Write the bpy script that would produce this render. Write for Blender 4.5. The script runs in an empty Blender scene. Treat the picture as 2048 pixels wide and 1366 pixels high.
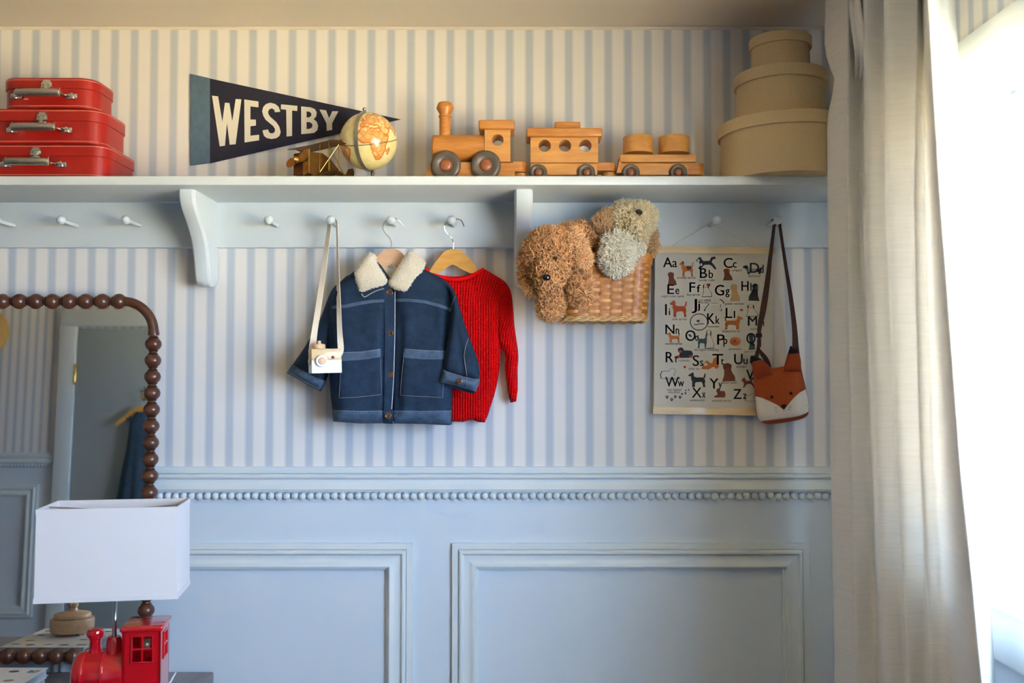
import bpy, bmesh, math, random
import numpy as np
from mathutils import Vector, Matrix, noise
from mathutils.geometry import delaunay_2d_cdt, tessellate_polygon

random.seed(7)
rng = np.random.default_rng(7)
S = bpy.context.scene
COL = S.collection

# ------------------------------------------------------------------ camera, sky, sun, exposure
F_PX, D_CAM, H_CAM, PITCH = 1870.0, 2.2, 1.5, math.radians(2.02)
cam_d = bpy.data.cameras.new('camera')
cam_d.sensor_width = 36.0
cam_d.lens = F_PX / 2048 * 36.0
cam_d.dof.use_dof = True
cam_d.dof.focus_distance = 2.12
cam_d.dof.aperture_fstop = 4.0
cam_d.clip_start = 0.02
cam = bpy.data.objects.new('camera', cam_d)
COL.objects.link(cam)
cam.location = (0, -D_CAM, H_CAM)
cam.rotation_euler = (math.radians(90) + PITCH, 0, 0)
S.camera = cam

W = bpy.data.worlds.new('sky')
S.world = W
W.use_nodes = True
bg = W.node_tree.nodes['Background']
bg.inputs[0].default_value = (0.49, 0.69, 1.03, 1)
bg.inputs[1].default_value = 7.5

sun_d = bpy.data.lights.new('sun', 'SUN')
sun_d.energy = 38.0
sun_d.angle = math.radians(0.6)
sun_d.color = (1.0, 0.93, 0.82)
sun = bpy.data.objects.new('sun', sun_d)
COL.objects.link(sun)
sun.rotation_euler = (math.radians(10), math.radians(-38), 0)

XW = 0.764                      # inner face of the window wall
WIN_Y0, WIN_Y1, WIN_Z0, WIN_Z1 = -2.35, -0.50, 1.15, 1.974
por_d = bpy.data.lights.new('window_portal', 'AREA')   # portal: only tells the renderer where the sky comes in
por_d.shape = 'RECTANGLE'
por_d.size = WIN_Z1 - WIN_Z0
por_d.size_y = WIN_Y1 - WIN_Y0
por_d.cycles.is_portal = True
por = bpy.data.objects.new('window_portal', por_d)
COL.objects.link(por)
por.location = (XW + 0.115, (WIN_Y0 + WIN_Y1) / 2, (WIN_Z0 + WIN_Z1) / 2)
por.rotation_euler = (0, math.radians(90), 0)

S.view_settings.view_transform = 'Standard'
S.view_settings.look = 'None'
S.view_settings.gamma = 1.0
S.view_settings.use_curve_mapping = False
S.view_settings.exposure = 2.2
S.cycles.use_denoising = True
S.cycles.max_bounces = 12
S.cycles.diffuse_bounces = 8
S.cycles.sample_clamp_indirect = 8.0

# ------------------------------------------------------------------ helpers
_cp, _sp = math.cos(PITCH), math.sin(PITCH)


def P(px, py, y):
    """A point of the photograph at the real distance y (room coordinates, metres)."""
    u, v = (px - 1024) / F_PX, -(py - 683) / F_PX
    t = (D_CAM + y) / (_cp - v * _sp)
    return Vector((u * t, y, H_CAM + (_sp + v * _cp) * t))


def PX(px, py, x):
    u, v = (px - 1024) / F_PX, -(py - 683) / F_PX
    t = x / u
    return Vector((x, (_cp - v * _sp) * t - D_CAM, H_CAM + (_sp + v * _cp) * t))


def PZ(px, py, z):
    u, v = (px - 1024) / F_PX, -(py - 683) / F_PX
    t = (z - H_CAM) / (_sp + v * _cp)
    return Vector((u * t, (_cp - v * _sp) * t - D_CAM, z))


def pyof(x, y, z):
    dy, dz = y + D_CAM, z - H_CAM
    return 683 - F_PX * (-dy * _sp + dz * _cp) / (dy * _cp + dz * _sp)


def lin(c):
    return tuple((v / 255 / 12.92) if v / 255 <= 0.04045 else ((v / 255 + 0.055) / 1.055) ** 2.4 for v in c)


class NT:
    def __init__(self, name):
        self.m = bpy.data.materials.new(name)
        self.m.use_nodes = True
        self.t = self.m.node_tree
        self.b = self.t.nodes['Principled BSDF']
        self.out = self.t.nodes['Material Output']

    def n(self, kind, **kw):
        nd = self.t.nodes.new(kind)
        for k, v in kw.items():
            if hasattr(nd, k) and k not in ('Scale',):
                setattr(nd, k, v)
            else:
                nd.inputs[k.replace('_', ' ')].default_value = v
        return nd

    def l(self, a, b):
        self.t.links.new(a, b)

    def math(self, op, a, b=None):
        nd = self.t.nodes.new('ShaderNodeMath')
        nd.operation = op
        for i, v in enumerate((a, b)):
            if v is None:
                continue
            if isinstance(v, (int, float)):
                nd.inputs[i].default_value = v
            else:
                self.l(v, nd.inputs[i])
        return nd.outputs[0]

    def mix(self, fac, a, b, blend='MIX'):
        nd = self.t.nodes.new('ShaderNodeMix')
        nd.data_type = 'RGBA'
        nd.blend_type = blend
        for i, v in ((0, fac), (6, a), (7, b)):
            if isinstance(v, (int, float)):
                nd.inputs[i].default_value = v
            elif isinstance(v, tuple):
                nd.inputs[i].default_value = v + (1,) if len(v) == 3 else v
            else:
                self.l(v, nd.inputs[i])
        return nd.outputs[2]

    def bump(self, h, strength=0.3, dist=0.002):
        b = self.t.nodes.new('ShaderNodeBump')
        b.inputs['Strength'].default_value = strength
        b.inputs['Distance'].default_value = dist
        self.l(h, b.inputs['Height'])
        self.l(b.outputs[0], self.b.inputs['Normal'])

    def ramp(self, fac, stops):
        r = self.t.nodes.new('ShaderNodeValToRGB')
        e = r.color_ramp.elements
        while len(e) < len(stops):
            e.new(0.5)
        for i, (p, c) in enumerate(stops):
            e[i].position = p
            e[i].color = tuple(c) + (1,) if len(c) == 3 else c
        self.l(fac, r.inputs[0])
        return r.outputs[0]


def mat(name, rgb, rough=0.5, metal=0.0, var=0.0, vscale=20.0, stretch=(1, 1, 1), bump=0.0, bscale=200.0, bdist=0.001,
        coat=0.0, sheen=0.0, spec=0.5, rgb2=None):
    """Plain procedural material: base colour with a noise tint and fine noise relief."""
    k = NT(name)
    c = lin(rgb)
    k.b.inputs['Roughness'].default_value = rough
    k.b.inputs['Metallic'].default_value = metal
    k.b.inputs['Coat Weight'].default_value = coat
    k.b.inputs['Sheen Weight'].default_value = sheen
    k.b.inputs['Specular IOR Level'].default_value = spec
    k.b.inputs['Base Color'].default_value = c + (1,)
    if var > 0 or bump > 0:
        tc = k.n('ShaderNodeTexCoord')
        mp = k.n('ShaderNodeMapping')
        mp.inputs['Scale'].default_value = stretch
        k.l(tc.outputs['Object'], mp.inputs[0])
        if var > 0:
            nz = k.n('ShaderNodeTexNoise')
            nz.inputs['Scale'].default_value = vscale
            nz.inputs['Detail'].default_value = 6
            k.l(mp.outputs[0], nz.inputs[0])
            d = lin(rgb2) if rgb2 else tuple(v * (1 - var) for v in c)
            u = c if rgb2 else tuple(min(1, v * (1 + var)) for v in c)
            k.l(k.ramp(nz.outputs[0], [(0.3, d), (0.7, u)]), k.b.inputs['Base Color'])
        if bump > 0:
            nb = k.n('ShaderNodeTexNoise')
            nb.inputs['Scale'].default_value = bscale
            nb.inputs['Detail'].default_value = 3
            k.l(mp.outputs[0], nb.inputs[0])
            k.bump(nb.outputs[0], bump, bdist)
    return k.m


class G:
    """Collects vertices and faces for ONE mesh object."""

    def __init__(self):
        self.v, self.f, self.mi, self.uv = [], [], [], {}

    def add(self, vs, fs, m=0):
        o = len(self.v)
        self.v += [tuple(p) for p in vs]
        self.f += [tuple(i + o for i in f) for f in fs]
        self.mi += [m] * len(fs)
        return o

    def box(self, lo, hi, bev=0.0, m=0, seg=2, M=None):
        bm = bmesh.new()
        bmesh.ops.create_cube(bm, size=1)
        for q in bm.verts:
            q.co = Vector(((q.co.x + .5) * (hi[0] - lo[0]) + lo[0], (q.co.y + .5) * (hi[1] - lo[1]) + lo[1], (q.co.z + .5) * (hi[2] - lo[2]) + lo[2]))
        if bev > 0:
            bmesh.ops.bevel(bm, geom=bm.edges[:], offset=bev, segments=seg, affect='EDGES', profile=0.5)
        self.bm(bm, m, M)

    def bm(self, bm, m=0, M=None):
        bm.verts.index_update()
        vs = [(M @ q.co if M else q.co.copy()) for q in bm.verts]
        fs = [[q.index for q in f.verts] for f in bm.faces]
        bm.free()
        self.add(vs, fs, m)

    def lathe(self, prof, n=24, M=None, m=0, cap=True):
        """prof: (radius, height) pairs, around local z."""
        vs, fs = [], []
        for r, h in prof:
            for i in range(n):
                a = 2 * math.pi * i / n
                vs.append(Vector((r * math.cos(a), r * math.sin(a), h)))
        k = len(prof)
        for j in range(k - 1):
            for i in range(n):
                a, b = j * n + i, j * n + (i + 1) % n
                fs.append((a, b, b + n, a + n))
        if cap:
            if prof[0][0] > 1e-6:
                fs.append(tuple(range(n))[::-1])
            if prof[-1][0] > 1e-6:
                fs.append(tuple((k - 1) * n + i for i in range(n)))
        if M:
            vs = [M @ q for q in vs]
        self.add(vs, fs, m)

    def sphere(self, c, r, n=16, k=10, m=0, M=None):
        r = r if hasattr(r, '__len__') else (r, r, r)
        vs, fs = [Vector((0, 0, 1))], []
        for j in range(1, k):
            t = math.pi * j / k
            for i in range(n):
                a = 2 * math.pi * i / n
                vs.append(Vector((math.sin(t) * math.cos(a), math.sin(t) * math.sin(a), math.cos(t))))
        vs.append(Vector((0, 0, -1)))
        for i in range(n):
            fs.append((0, 1 + i, 1 + (i + 1) % n))
            fs.append((len(vs) - 1, 1 + (k - 2) * n + (i + 1) % n, 1 + (k - 2) * n + i))
        for j in range(k - 2):
            for i in range(n):
                a, b = 1 + j * n + i, 1 + j * n + (i + 1) % n
                fs.append((a, a + n, b + n, b))
        T = Matrix.Translation(Vector(c)) @ (M if M else Matrix.Identity(4)) @ Matrix.Diagonal((r[0], r[1], r[2], 1))
        self.add([T @ q for q in vs], fs, m)

    def tube(self, pts, r, n=8, m=0, closed=False, flat=None, cap=True):
        """Round tube along pts; r a number or a list; flat=(width, thickness, up) makes a strap instead."""
        pts = [Vector(p) for p in pts]
        N = len(pts)
        rs = r if hasattr(r, '__len__') else [r] * N
        vs, fs = [], []
        prev = None
        for i, p in enumerate(pts):
            if closed:
                t = (pts[(i + 1) % N] - pts[i - 1])
            else:
                t = pts[min(i + 1, N - 1)] - pts[max(i - 1, 0)]
            t.normalize()
            if prev is None:
                a = Vector((0, 0, 1)) if abs(t.z) < 0.9 else Vector((1, 0, 0))
                u = (a - t * a.dot(t)).normalized()
            else:
                u = (prev - t * prev.dot(t)).normalized()
            prev = u
            w = t.cross(u)
            for k in range(n):
                b = 2 * math.pi * k / n
                vs.append(p + (u * math.cos(b) + w * math.sin(b)) * rs[i])
        for i in range(N if closed else N - 1):
            for k in range(n):
                a, b = i * n + k, i * n + (k + 1) % n
                c, d = ((i + 1) % N) * n + (k + 1) % n, ((i + 1) % N) * n + k
                fs.append((a, b, c, d))
        if cap and not closed:
            fs.append(tuple(range(n))[::-1])
            fs.append(tuple((N - 1) * n + k for k in range(n)))
        self.add(vs, fs, m)

    def strap(self, L, R, th=0.0015, m=0):
        """Ribbon between two matching edge point lists, given thickness towards the room."""
        L, R = [Vector(p) for p in L], [Vector(p) for p in R]
        N = len(L)
        vs, fs = [], []
        for i in range(N):
            t = L[min(i + 1, N - 1)] - L[max(i - 1, 0)]
            nn = t.cross(R[i] - L[i])
            nn = nn.normalized() * th if nn.length > 1e-9 else Vector((0, th, 0))
            vs += [L[i], R[i], R[i] + nn, L[i] + nn]
        for i in range(N - 1):
            for k in range(4):
                a, b = i * 4 + k, i * 4 + (k + 1) % 4
                fs.append((a, b, b + 4, a + 4))
        fs += [(3, 2, 1, 0), tuple((N - 1) * 4 + k for k in range(4))]
        self.add(vs, fs, m)

    def prism(self, poly, f, holes=(), m=0):
        """poly: 2-D outline; f(p, k) gives the 3-D point of the near (k=0) and far (k=1) side."""
        loops = [list(poly)] + [list(h) for h in holes]
        flat = [p for l in loops for p in l]
        tris = tessellate_polygon([[Vector((p[0], p[1], 0)) for p in l] for l in loops])
        n = len(flat)
        vs = [f(p, 0) for p in flat] + [f(p, 1) for p in flat]
        fs = [tuple(t) for t in tris] + [tuple(i + n for i in reversed(t)) for t in tris]
        o = 0
        for l in loops:
            k = len(l)
            for i in range(k):
                a, b = o + i, o + (i + 1) % k
                fs.append((a, b, b + n, a + n))
            o += k
        self.add(vs, fs, m)

    def build(self, name, mats, parent=None, smooth=True, angle=0.7, label=None, fixn=True):
        me = bpy.data.meshes.new(name)
        me.from_pydata([tuple(p) for p in self.v], [], self.f)
        mats = mats if isinstance(mats, (list, tuple)) else [mats]
        for q in mats:
            me.materials.append(q)
        if len(mats) > 1:
            me.polygons.foreach_set('material_index', self.mi)
        if fixn:
            bm = bmesh.new()
            bm.from_mesh(me)
            bmesh.ops.recalc_face_normals(bm, faces=bm.faces[:])
            bm.to_mesh(me)
            bm.free()
        if smooth:
            me.polygons.foreach_set('use_smooth', [True] * len(me.polygons))
            me.set_sharp_from_angle(angle=angle)
        if self.uv:
            ul = me.uv_layers.new(name='UVMap')
            li = np.zeros(len(me.loops), dtype=np.int32)
            me.loops.foreach_get('vertex_index', li)
            uva = np.zeros((len(me.vertices), 2), dtype=np.float32)
            for k, q in self.uv.items():
                uva[k] = q
            ul.data.foreach_set('uv', uva[li].ravel())
        me.update()
        o = bpy.data.objects.new(name, me)
        COL.objects.link(o)
        if parent:
            adopt(o, parent)
        if label:
            o['label'] = label
        return o


def world(o):
    """Object-to-world matrix worked out from the parents (no scene update needed)."""
    M = Matrix.LocRotScale(o.location, o.rotation_euler, o.scale)
    if o.parent:
        return world(o.parent) @ o.matrix_parent_inverse @ M
    return M


def adopt(o, parent):
    o.parent = parent
    o.matrix_parent_inverse = world(parent).inverted()


def thing(name, label, cat, loc=(0, 0, 0), group=None):
    o = bpy.data.objects.new(name, None)
    o.empty_display_size = 0.05
    COL.objects.link(o)
    o.location = loc
    return tag(o, label, cat, group)


def tag(o, label, cat, group=None):
    o['label'] = label
    o['category'] = cat
    if group:
        o['group'] = group
    return o


def struct(o, label=None):
    o['kind'] = 'structure'
    if label:
        o['label'] = label
    return o


def copy_tree(o, parent=None, dx=(0, 0, 0)):
    c = o.copy()
    COL.objects.link(c)
    if parent is not None:
        c.parent = parent
        c.matrix_parent_inverse = o.matrix_parent_inverse.copy()
    for ch in list(o.children):
        copy_tree(ch, c)
    return c


def catmull(pts, n=6, closed=False):
    pts = [np.array(p, dtype=float) for p in pts]
    N = len(pts)
    out = []
    for i in range(N if closed else N - 1):
        p1, p2 = pts[i], pts[(i + 1) % N]
        p0 = pts[i - 1] if (closed or i > 0) else 2 * p1 - p2
        p3 = pts[(i + 2) % N] if (closed or i + 2 < N) else 2 * p2 - p1
        for k in range(n):
            t = k / n
            out.append(0.5 * (2 * p1 + (p2 - p0) * t + (2 * p0 - 5 * p1 + 4 * p2 - p3) * t * t + (3 * p1 - p0 - 3 * p2 + p3) * t ** 3))
    if not closed:
        out.append(pts[-1])
    return out


def resample(pts, step, closed=True):
    out = []
    N = len(pts)
    for i in range(N if closed else N - 1):
        a, b = np.array(pts[i], float), np.array(pts[(i + 1) % N], float)
        k = max(1, int(round(np.linalg.norm(b - a) / step)))
        out += [a + (b - a) * j / k for j in range(k)]
    return out


def smooth_poly(pts, it=2):
    """Chaikin corner cutting, keeps the outline soft like sewn cloth."""
    pts = [np.array(p, float) for p in pts]
    for _ in range(it):
        q = []
        for i in range(len(pts)):
            a, b = pts[i], pts[(i + 1) % len(pts)]
            q += [a * .75 + b * .25, a * .25 + b * .75]
        pts = q
    return pts


def inside(P2, poly):
    x, y = P2[:, 0], P2[:, 1]
    r = np.zeros(len(P2), bool)
    n = len(poly)
    for i in range(n):
        x1, y1 = poly[i]
        x2, y2 = poly[(i + 1) % n]
        c = ((y1 > y) != (y2 > y)) & (x < (x2 - x1) * (y - y1) / (y2 - y1 + 1e-12) + x1)
        r ^= c
    return r


def edge_dist(P2, poly):
    poly = np.array(poly)
    a, b = poly, np.roll(poly, -1, axis=0)
    d = b - a
    L = (d ** 2).sum(1) + 1e-12
    best = np.full(len(P2), 1e9)
    for i in range(len(poly)):
        t = np.clip(((P2 - a[i]) @ d[i]) / L[i], 0, 1)
        q = a[i] + t[:, None] * d[i]
        best = np.minimum(best, np.hypot(*(P2 - q).T))
    return best


def puff(outline, y0, T, R, step=5.0, wr=None, back=0.3, soft=1, uvf=None, base=None, edge_h=0.0):
    """A cushion-like solid of cloth: outline in photo pixels, hung at depth y0, swelling T metres towards the room over R pixels."""
    pl = smooth_poly(outline, soft) if soft else [np.array(p, float) for p in outline]
    pl = resample(pl, step)
    pa = np.array(pl)
    lo, hi = pa.min(0), pa.max(0)
    gx = np.arange(lo[0], hi[0], step)
    gy = np.arange(lo[1], hi[1], step * 0.866)
    pts = np.array([(x + (step / 2 if j % 2 else 0), y) for j, y in enumerate(gy) for x in gx])
    pts = pts[inside(pts, pl)]
    if len(pts):
        pts = pts[edge_dist(pts, pl) > step * 0.55]
    allp = [Vector(p) for p in pl] + [Vector(p) for p in pts]
    nb = len(pl)
    vs, es, fs, _, _, _ = delaunay_2d_cdt(allp, [(i, (i + 1) % nb) for i in range(nb)], [], 1, 1e-4)
    V = np.array([tuple(v) for v in vs])
    dd = edge_dist(V, pl)
    t = np.clip(dd / R, 0, 1)
    h = T * np.sqrt(1 - (1 - t) ** 2) + edge_h
    g = G()
    front, bk = [], []
    n = len(V)
    for i in range(n):
        w = wr(V[i][0], V[i][1]) * min(1, t[i] * 1.6) if wr else 0
        yb = base(V[i][0], V[i][1]) if base else y0
        front.append(P(V[i][0], V[i][1], yb - h[i] - w))
        q = P(V[i][0], V[i][1], yb)
        bk.append(Vector((q.x, yb + back * (h[i] - edge_h) + 0.0008, q.z)))
    tri = [tuple(f) for f in fs if len(f) >= 3]
    g.add(front + bk, tri + [tuple(i + n for i in reversed(f)) for f in tri])
    # close the rim
    cnt = {}
    for f in tri:
        for i in range(len(f)):
            e = (f[i], f[(i + 1) % len(f)])
            cnt[tuple(sorted(e))] = cnt.get(tuple(sorted(e)), []) + [e]
    for k, l in cnt.items():
        if len(l) == 1:
            a, b = l[0]
            g.f.append((b, a, a + n, b + n))
            g.mi.append(0)
    def surf(x, y):
        p = np.array([[x, y]], float)
        d = edge_dist(p, pl)[0] if inside(p, pl)[0] else 0.0
        q = min(1.0, d / R)
        return (base(x, y) if base else y0) - T * math.sqrt(1 - (1 - q) ** 2) - edge_h - (wr(x, y) * min(1, q * 1.6) if wr else 0)
    g.surf = surf
    for i in range(n):
        u = uvf(V[i][0], V[i][1]) if uvf else (V[i][0] / 100, V[i][1] / 100)
        g.uv[i] = u
        g.uv[i + n] = u
    return g


def wrinkle(scale, amp, seed=0.0, sx=1.0, sy=1.0):
    return lambda x, y: amp * noise.noise(Vector((x / scale * sx + seed, y / scale * sy, seed * 1.7)))


def axis_matrix(p, zdir, xdir=None):
    z = Vector(zdir).normalized()
    x = Vector(xdir) if xdir else (Vector((1, 0, 0)) if abs(z.x) < 0.9 else Vector((0, 1, 0)))
    x = (x - z * x.dot(z)).normalized()
    y = z.cross(x)
    M = Matrix((x, y, z)).transposed().to_4x4()
    M.translation = Vector(p)
    return M


_glyph = {}


def glyph(txt):
    """Flat mesh of a text in Blender's own built-in typeface: (verts 2-D, faces, bounds)."""
    if txt not in _glyph:
        cu = bpy.data.curves.new('t', 'FONT')
        cu.body = txt
        cu.resolution_u = 4
        ob = bpy.data.objects.new('t', cu)
        COL.objects.link(ob)
        dg = bpy.context.evaluated_depsgraph_get()
        me = bpy.data.meshes.new_from_object(ob.evaluated_get(dg))
        vs = [(v.co.x, v.co.y) for v in me.vertices]
        fs = [tuple(p.vertices) for p in me.polygons]
        COL.objects.unlink(ob)
        bpy.data.objects.remove(ob)
        bpy.data.meshes.remove(me)
        bpy.data.curves.remove(cu)
        _glyph[txt] = (vs, fs, min(v[0] for v in vs), max(v[0] for v in vs))
    return _glyph[txt]


# ------------------------------------------------------------------ materials
PAINT = mat('blue_grey_paint', (201, 210, 217), 0.42, var=0.02, vscale=3, bump=0.12, bscale=60, bdist=0.002)
PAINT_SMOOTH = mat('blue_grey_trim_paint', (206, 212, 212), 0.36, bump=0.05, bscale=120)
CEIL = mat('ceiling_paint', (222, 210, 192), 0.8, bump=0.1, bscale=90)
WHITE = mat('white_window_paint', (232, 236, 240), 0.4)
FLOORM = mat('oak_floor', (84, 60, 42), 0.45, var=0.25, vscale=6, stretch=(1, 12, 1))
GROUNDM = mat('sunlit_ground', (206, 186, 140), 0.9, var=0.15, vscale=2)
DOORP = mat('door_paint', (160, 170, 172), 0.4)
BRASS = mat('brass', (196, 160, 84), 0.25, 1.0)
CHROME = mat('nickel', (205, 202, 196), 0.18, 1.0)
STEELM = mat('brushed_steel', (190, 184, 172), 0.32, 1.0, var=0.1, vscale=60)
WALNUT = mat('dark_turned_wood', (82, 45, 27), 0.34, var=0.35, vscale=18, stretch=(1, 1, 4), coat=0.25)
DARKWOOD = mat('sheen_grey_table_wood', (122, 112, 110), 0.36, var=0.25, vscale=10, stretch=(8, 1, 1))  # base colour greyed and lightened to stand in for the top's sheen


def wallpaper(name, axis):
    k = NT(name)
    geo = k.n('ShaderNodeNewGeometry')
    sp = k.n('ShaderNodeSeparateXYZ')
    k.l(geo.outputs['Position'], sp.inputs[0])
    u = sp.outputs[axis]
    per, off = 0.04698, 0.464
    ph = k.math('FRACT', k.math('ADD', k.math('DIVIDE', k.math('SUBTRACT', u, off), per), 100.5))
    d = k.math('ABSOLUTE', k.math('SUBTRACT', ph, 0.5))          # 0 in the middle of the blue stripe
    # fine horizontal dashes along the stripe edges, as woven ticking
    dash = k.math('SINE', k.math('MULTIPLY', sp.outputs[2], 2 * math.pi / 0.0042))
    soft = k.math('MULTIPLY', k.math('ADD', dash, 0.3), 0.022)
    d2 = k.math('ADD', d, soft)
    cream, blue, pale = lin((224, 218, 211)), lin((184, 188, 194)), lin((206, 205, 202))
    col = k.ramp(d2, [(0.0, blue), (0.155, blue), (0.178, pale), (0.225, pale), (0.235, lin((200, 200, 198))), (0.25, cream), (1.0, cream)])
    nz = k.n('ShaderNodeTexNoise')
    nz.inputs['Scale'].default_value = 900
    k.l(geo.outputs['Position'], nz.inputs[0])
    col = k.mix(0.06, col, nz.outputs[1], 'OVERLAY')
    k.l(col, k.b.inputs['Base Color'])
    k.b.inputs['Roughness'].default_value = 0.75
    k.bump(nz.outputs[0], 0.08, 0.001)
    return k.m


PAPER_X = wallpaper('striped_wallpaper_across', 0)
PAPER_Y = wallpaper('striped_wallpaper_along', 1)

k = NT('window_glass')
tr = k.n('ShaderNodeBsdfTransparent')
gl = k.n('ShaderNodeBsdfGlossy')
gl.inputs['Roughness'].default_value = 0.0
mx = k.n('ShaderNodeMixShader')
mx.inputs[0].default_value = 0.07
k.l(tr.outputs[0], mx.inputs[1])
k.l(gl.outputs[0], mx.inputs[2])
k.l(mx.outputs[0], k.out.inputs[0])
GLASS = k.m

k = NT('mirror_silver')
k.b.inputs['Base Color'].default_value = (0.70, 0.70, 0.66, 1)
k.b.inputs['Metallic'].default_value = 1
k.b.inputs['Roughness'].default_value = 0.015
SILVER = k.m

# ------------------------------------------------------------------ the room
CZ = 2.3262
RAIL_Z = 1.272
XL, YB = -4.6, -3.0  # left wall, out of view, set far off to weaken bounced light
XA, YA = -1.42, -5.4        # unseen recess past the door wall, added to weaken bounced light


def quad_wall(name, pts_list, mats, idx):
    g = G()
    for q, m in zip(pts_list, idx):
        g.add(q, [(0, 1, 2, 3)], m)
    return struct(g.build(name, mats, smooth=False, fixn=False))


# back wall (the photographed one)
quad_wall('wall_back', [[(XL, 0, 0), (XW + .12, 0, 0), (XW + .12, 0, RAIL_Z), (XL, 0, RAIL_Z)],
                        [(XL, 0, RAIL_Z), (XW + .12, 0, RAIL_Z), (XW + .12, 0, CZ), (XL, 0, CZ)]], [PAINT, PAPER_X], [0, 1])
quad_wall('wall_front', [[(XL, YB, 0), (XA, YB, 0), (XA, YB, RAIL_Z), (XL, YB, RAIL_Z)],
                         [(XL, YB, RAIL_Z), (XA, YB, RAIL_Z), (XA, YB, CZ), (XL, YB, CZ)],
                         [(XA, YA, 0), (XW + .12, YA, 0), (XW + .12, YA, RAIL_Z), (XA, YA, RAIL_Z)],
                         [(XA, YA, RAIL_Z), (XW + .12, YA, RAIL_Z), (XW + .12, YA, CZ), (XA, YA, CZ)],
                         [(XA, YB, 0), (XA, YA, 0), (XA, YA, RAIL_Z), (XA, YB, RAIL_Z)],
                         [(XA, YB, RAIL_Z), (XA, YA, RAIL_Z), (XA, YA, CZ), (XA, YB, CZ)]], [PAINT, PAPER_X, PAPER_Y], [0, 1, 0, 1, 0, 2])
quad_wall('wall_left', [[(XL, 0, 0), (XL, YB, 0), (XL, YB, RAIL_Z), (XL, 0, RAIL_Z)],
                        [(XL, 0, RAIL_Z), (XL, YB, RAIL_Z), (XL, YB, CZ), (XL, 0, CZ)]], [PAINT, PAPER_Y], [0, 1])
# window wall with its opening
g = G()
for x in (XW, XW + .12):
    for (a, b, c, d, m) in ((YA, 0, 0, WIN_Z0, 0), (YA, WIN_Y0, WIN_Z0, RAIL_Z, 0), (WIN_Y1, 0, WIN_Z0, RAIL_Z, 0),
                            (YA, WIN_Y0, RAIL_Z, WIN_Z1, 1), (WIN_Y1, 0, RAIL_Z, WIN_Z1, 1), (YA, 0, WIN_Z1, CZ, 1)):
        g.add([(x, a, c), (x, b, c), (x, b, d), (x, a, d)], [(0, 1, 2, 3)], m)
for q in ([(XW, WIN_Y0, WIN_Z0), (XW, WIN_Y1, WIN_Z0), (XW + .12, WIN_Y1, WIN_Z0), (XW + .12, WIN_Y0, WIN_Z0)],
          [(XW, WIN_Y0, WIN_Z1), (XW, WIN_Y1, WIN_Z1), (XW + .12, WIN_Y1, WIN_Z1), (XW + .12, WIN_Y0, WIN_Z1)],
          [(XW, WIN_Y0, WIN_Z0), (XW, WIN_Y0, WIN_Z1), (XW + .12, WIN_Y0, WIN_Z1), (XW + .12, WIN_Y0, WIN_Z0)],
          [(XW, WIN_Y1, WIN_Z0), (XW, WIN_Y1, WIN_Z1), (XW + .12, WIN_Y1, WIN_Z1), (XW + .12, WIN_Y1, WIN_Z0)]):
    g.add(q, [(0, 1, 2, 3)], 0)
struct(g.build('wall_right', [PAINT, PAPER_Y], smooth=False, fixn=False))
g = G(); g.add([(XL, YA, 0), (XW + .12, YA, 0), (XW + .12, 0, 0), (XL, 0, 0)], [(0, 1, 2, 3)])
struct(g.build('floor', FLOORM, smooth=False, fixn=False))
g = G(); g.add([(XL, YA, CZ), (XW + .12, YA, CZ), (XW + .12, 0, CZ), (XL, 0, CZ)], [(0, 1, 2, 3)])
struct(g.build('ceiling', CEIL, smooth=False, fixn=False))
g = G(); g.add([(XW + .13, -14, -.35), (22, -14, -.35), (22, 12, -.35), (XW + .13, 12, -.35)], [(0, 1, 2, 3)])
struct(g.build('ground', GROUNDM, smooth=False, fixn=False))
# thin caulk bead where wallpaper meets ceiling
g = G(); g.tube([(XL, -.003, CZ - .003), (XW, -.003, CZ - .003)], .004, 6)
struct(g.build('trim_9', CEIL))


def sweep_line(prof, a, b, out, up):
    """Straight moulding from a to b; prof = (projection, height) pairs."""
    g = G()
    vs, fs = [], []
    n = len(prof)
    for e in (a, b):
        for o, h in prof:
            vs.append(Vector(e) + Vector(out) * o + Vector(up) * h)
    for i in range(n):
        j = (i + 1) % n
        fs.append((i, j, j + n, i + n))
    fs += [tuple(range(n)), tuple(range(n, 2 * n))[::-1]]
    g.add(vs, fs)
    return g


RAIL_PROF = [(0, .0585), (.012, .0585), (.0125, .0440), (.0100, .0432), (.0160, .0420), (.0195, .0390), (.0200, .0355), (.0180, .0320),
             (.0135, .0305), (.0128, .0285), (.0135, .0230), (.0165, .0160), (.0205, .0105), (.0215, .0070), (.0190, .0060), (.0190, .0040),
             (.0140, .0030), (.0140, 0), (0, 0)]
BEADM = PAINT_SMOOTH
RZ = 1.2262


def chair_rail(name, a, b, out, lab):
    o = struct(sweep_line(RAIL_PROF, (a[0], a[1], RZ), (b[0], b[1], RZ), out, (0, 0, 1)).build(name, PAINT_SMOOTH, angle=0.45), lab)
    return o


r1 = chair_rail('trim_1', (-1.75, 0), (XW, 0), (0, -1, 0), 'moulded chair rail with a row of beads under it')
# the bead row: each bead a part of the rail
bead_me = None
pitch = 15.72 * 2.2 / F_PX
bx0 = P(334, 993, -.012).x
i = -48
while True:
    x = bx0 + i * pitch
    i += 1
    if x > XW - .008:
        break
    if x < -1.72:
        continue
    if bead_me is None:
        g = G(); g.sphere((0, 0, 0), .00885, 14, 10)
        o = g.build('bead', BEADM, r1)
        bead_me = o.data
    else:
        o = bpy.data.objects.new('bead', bead_me)
        COL.objects.link(o)
        adopt(o, r1)
    o.location = (x, -.0075, 1.2168 + .0008 * math.sin(i * 2.3))
    o.scale = (1, 1, 1.03)
g = G(); g.box((-1.75, -.004, 1.2035), (XW, 0, 1.2262))
g.build('bead_fillet', PAINT_SMOOTH, r1)


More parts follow.
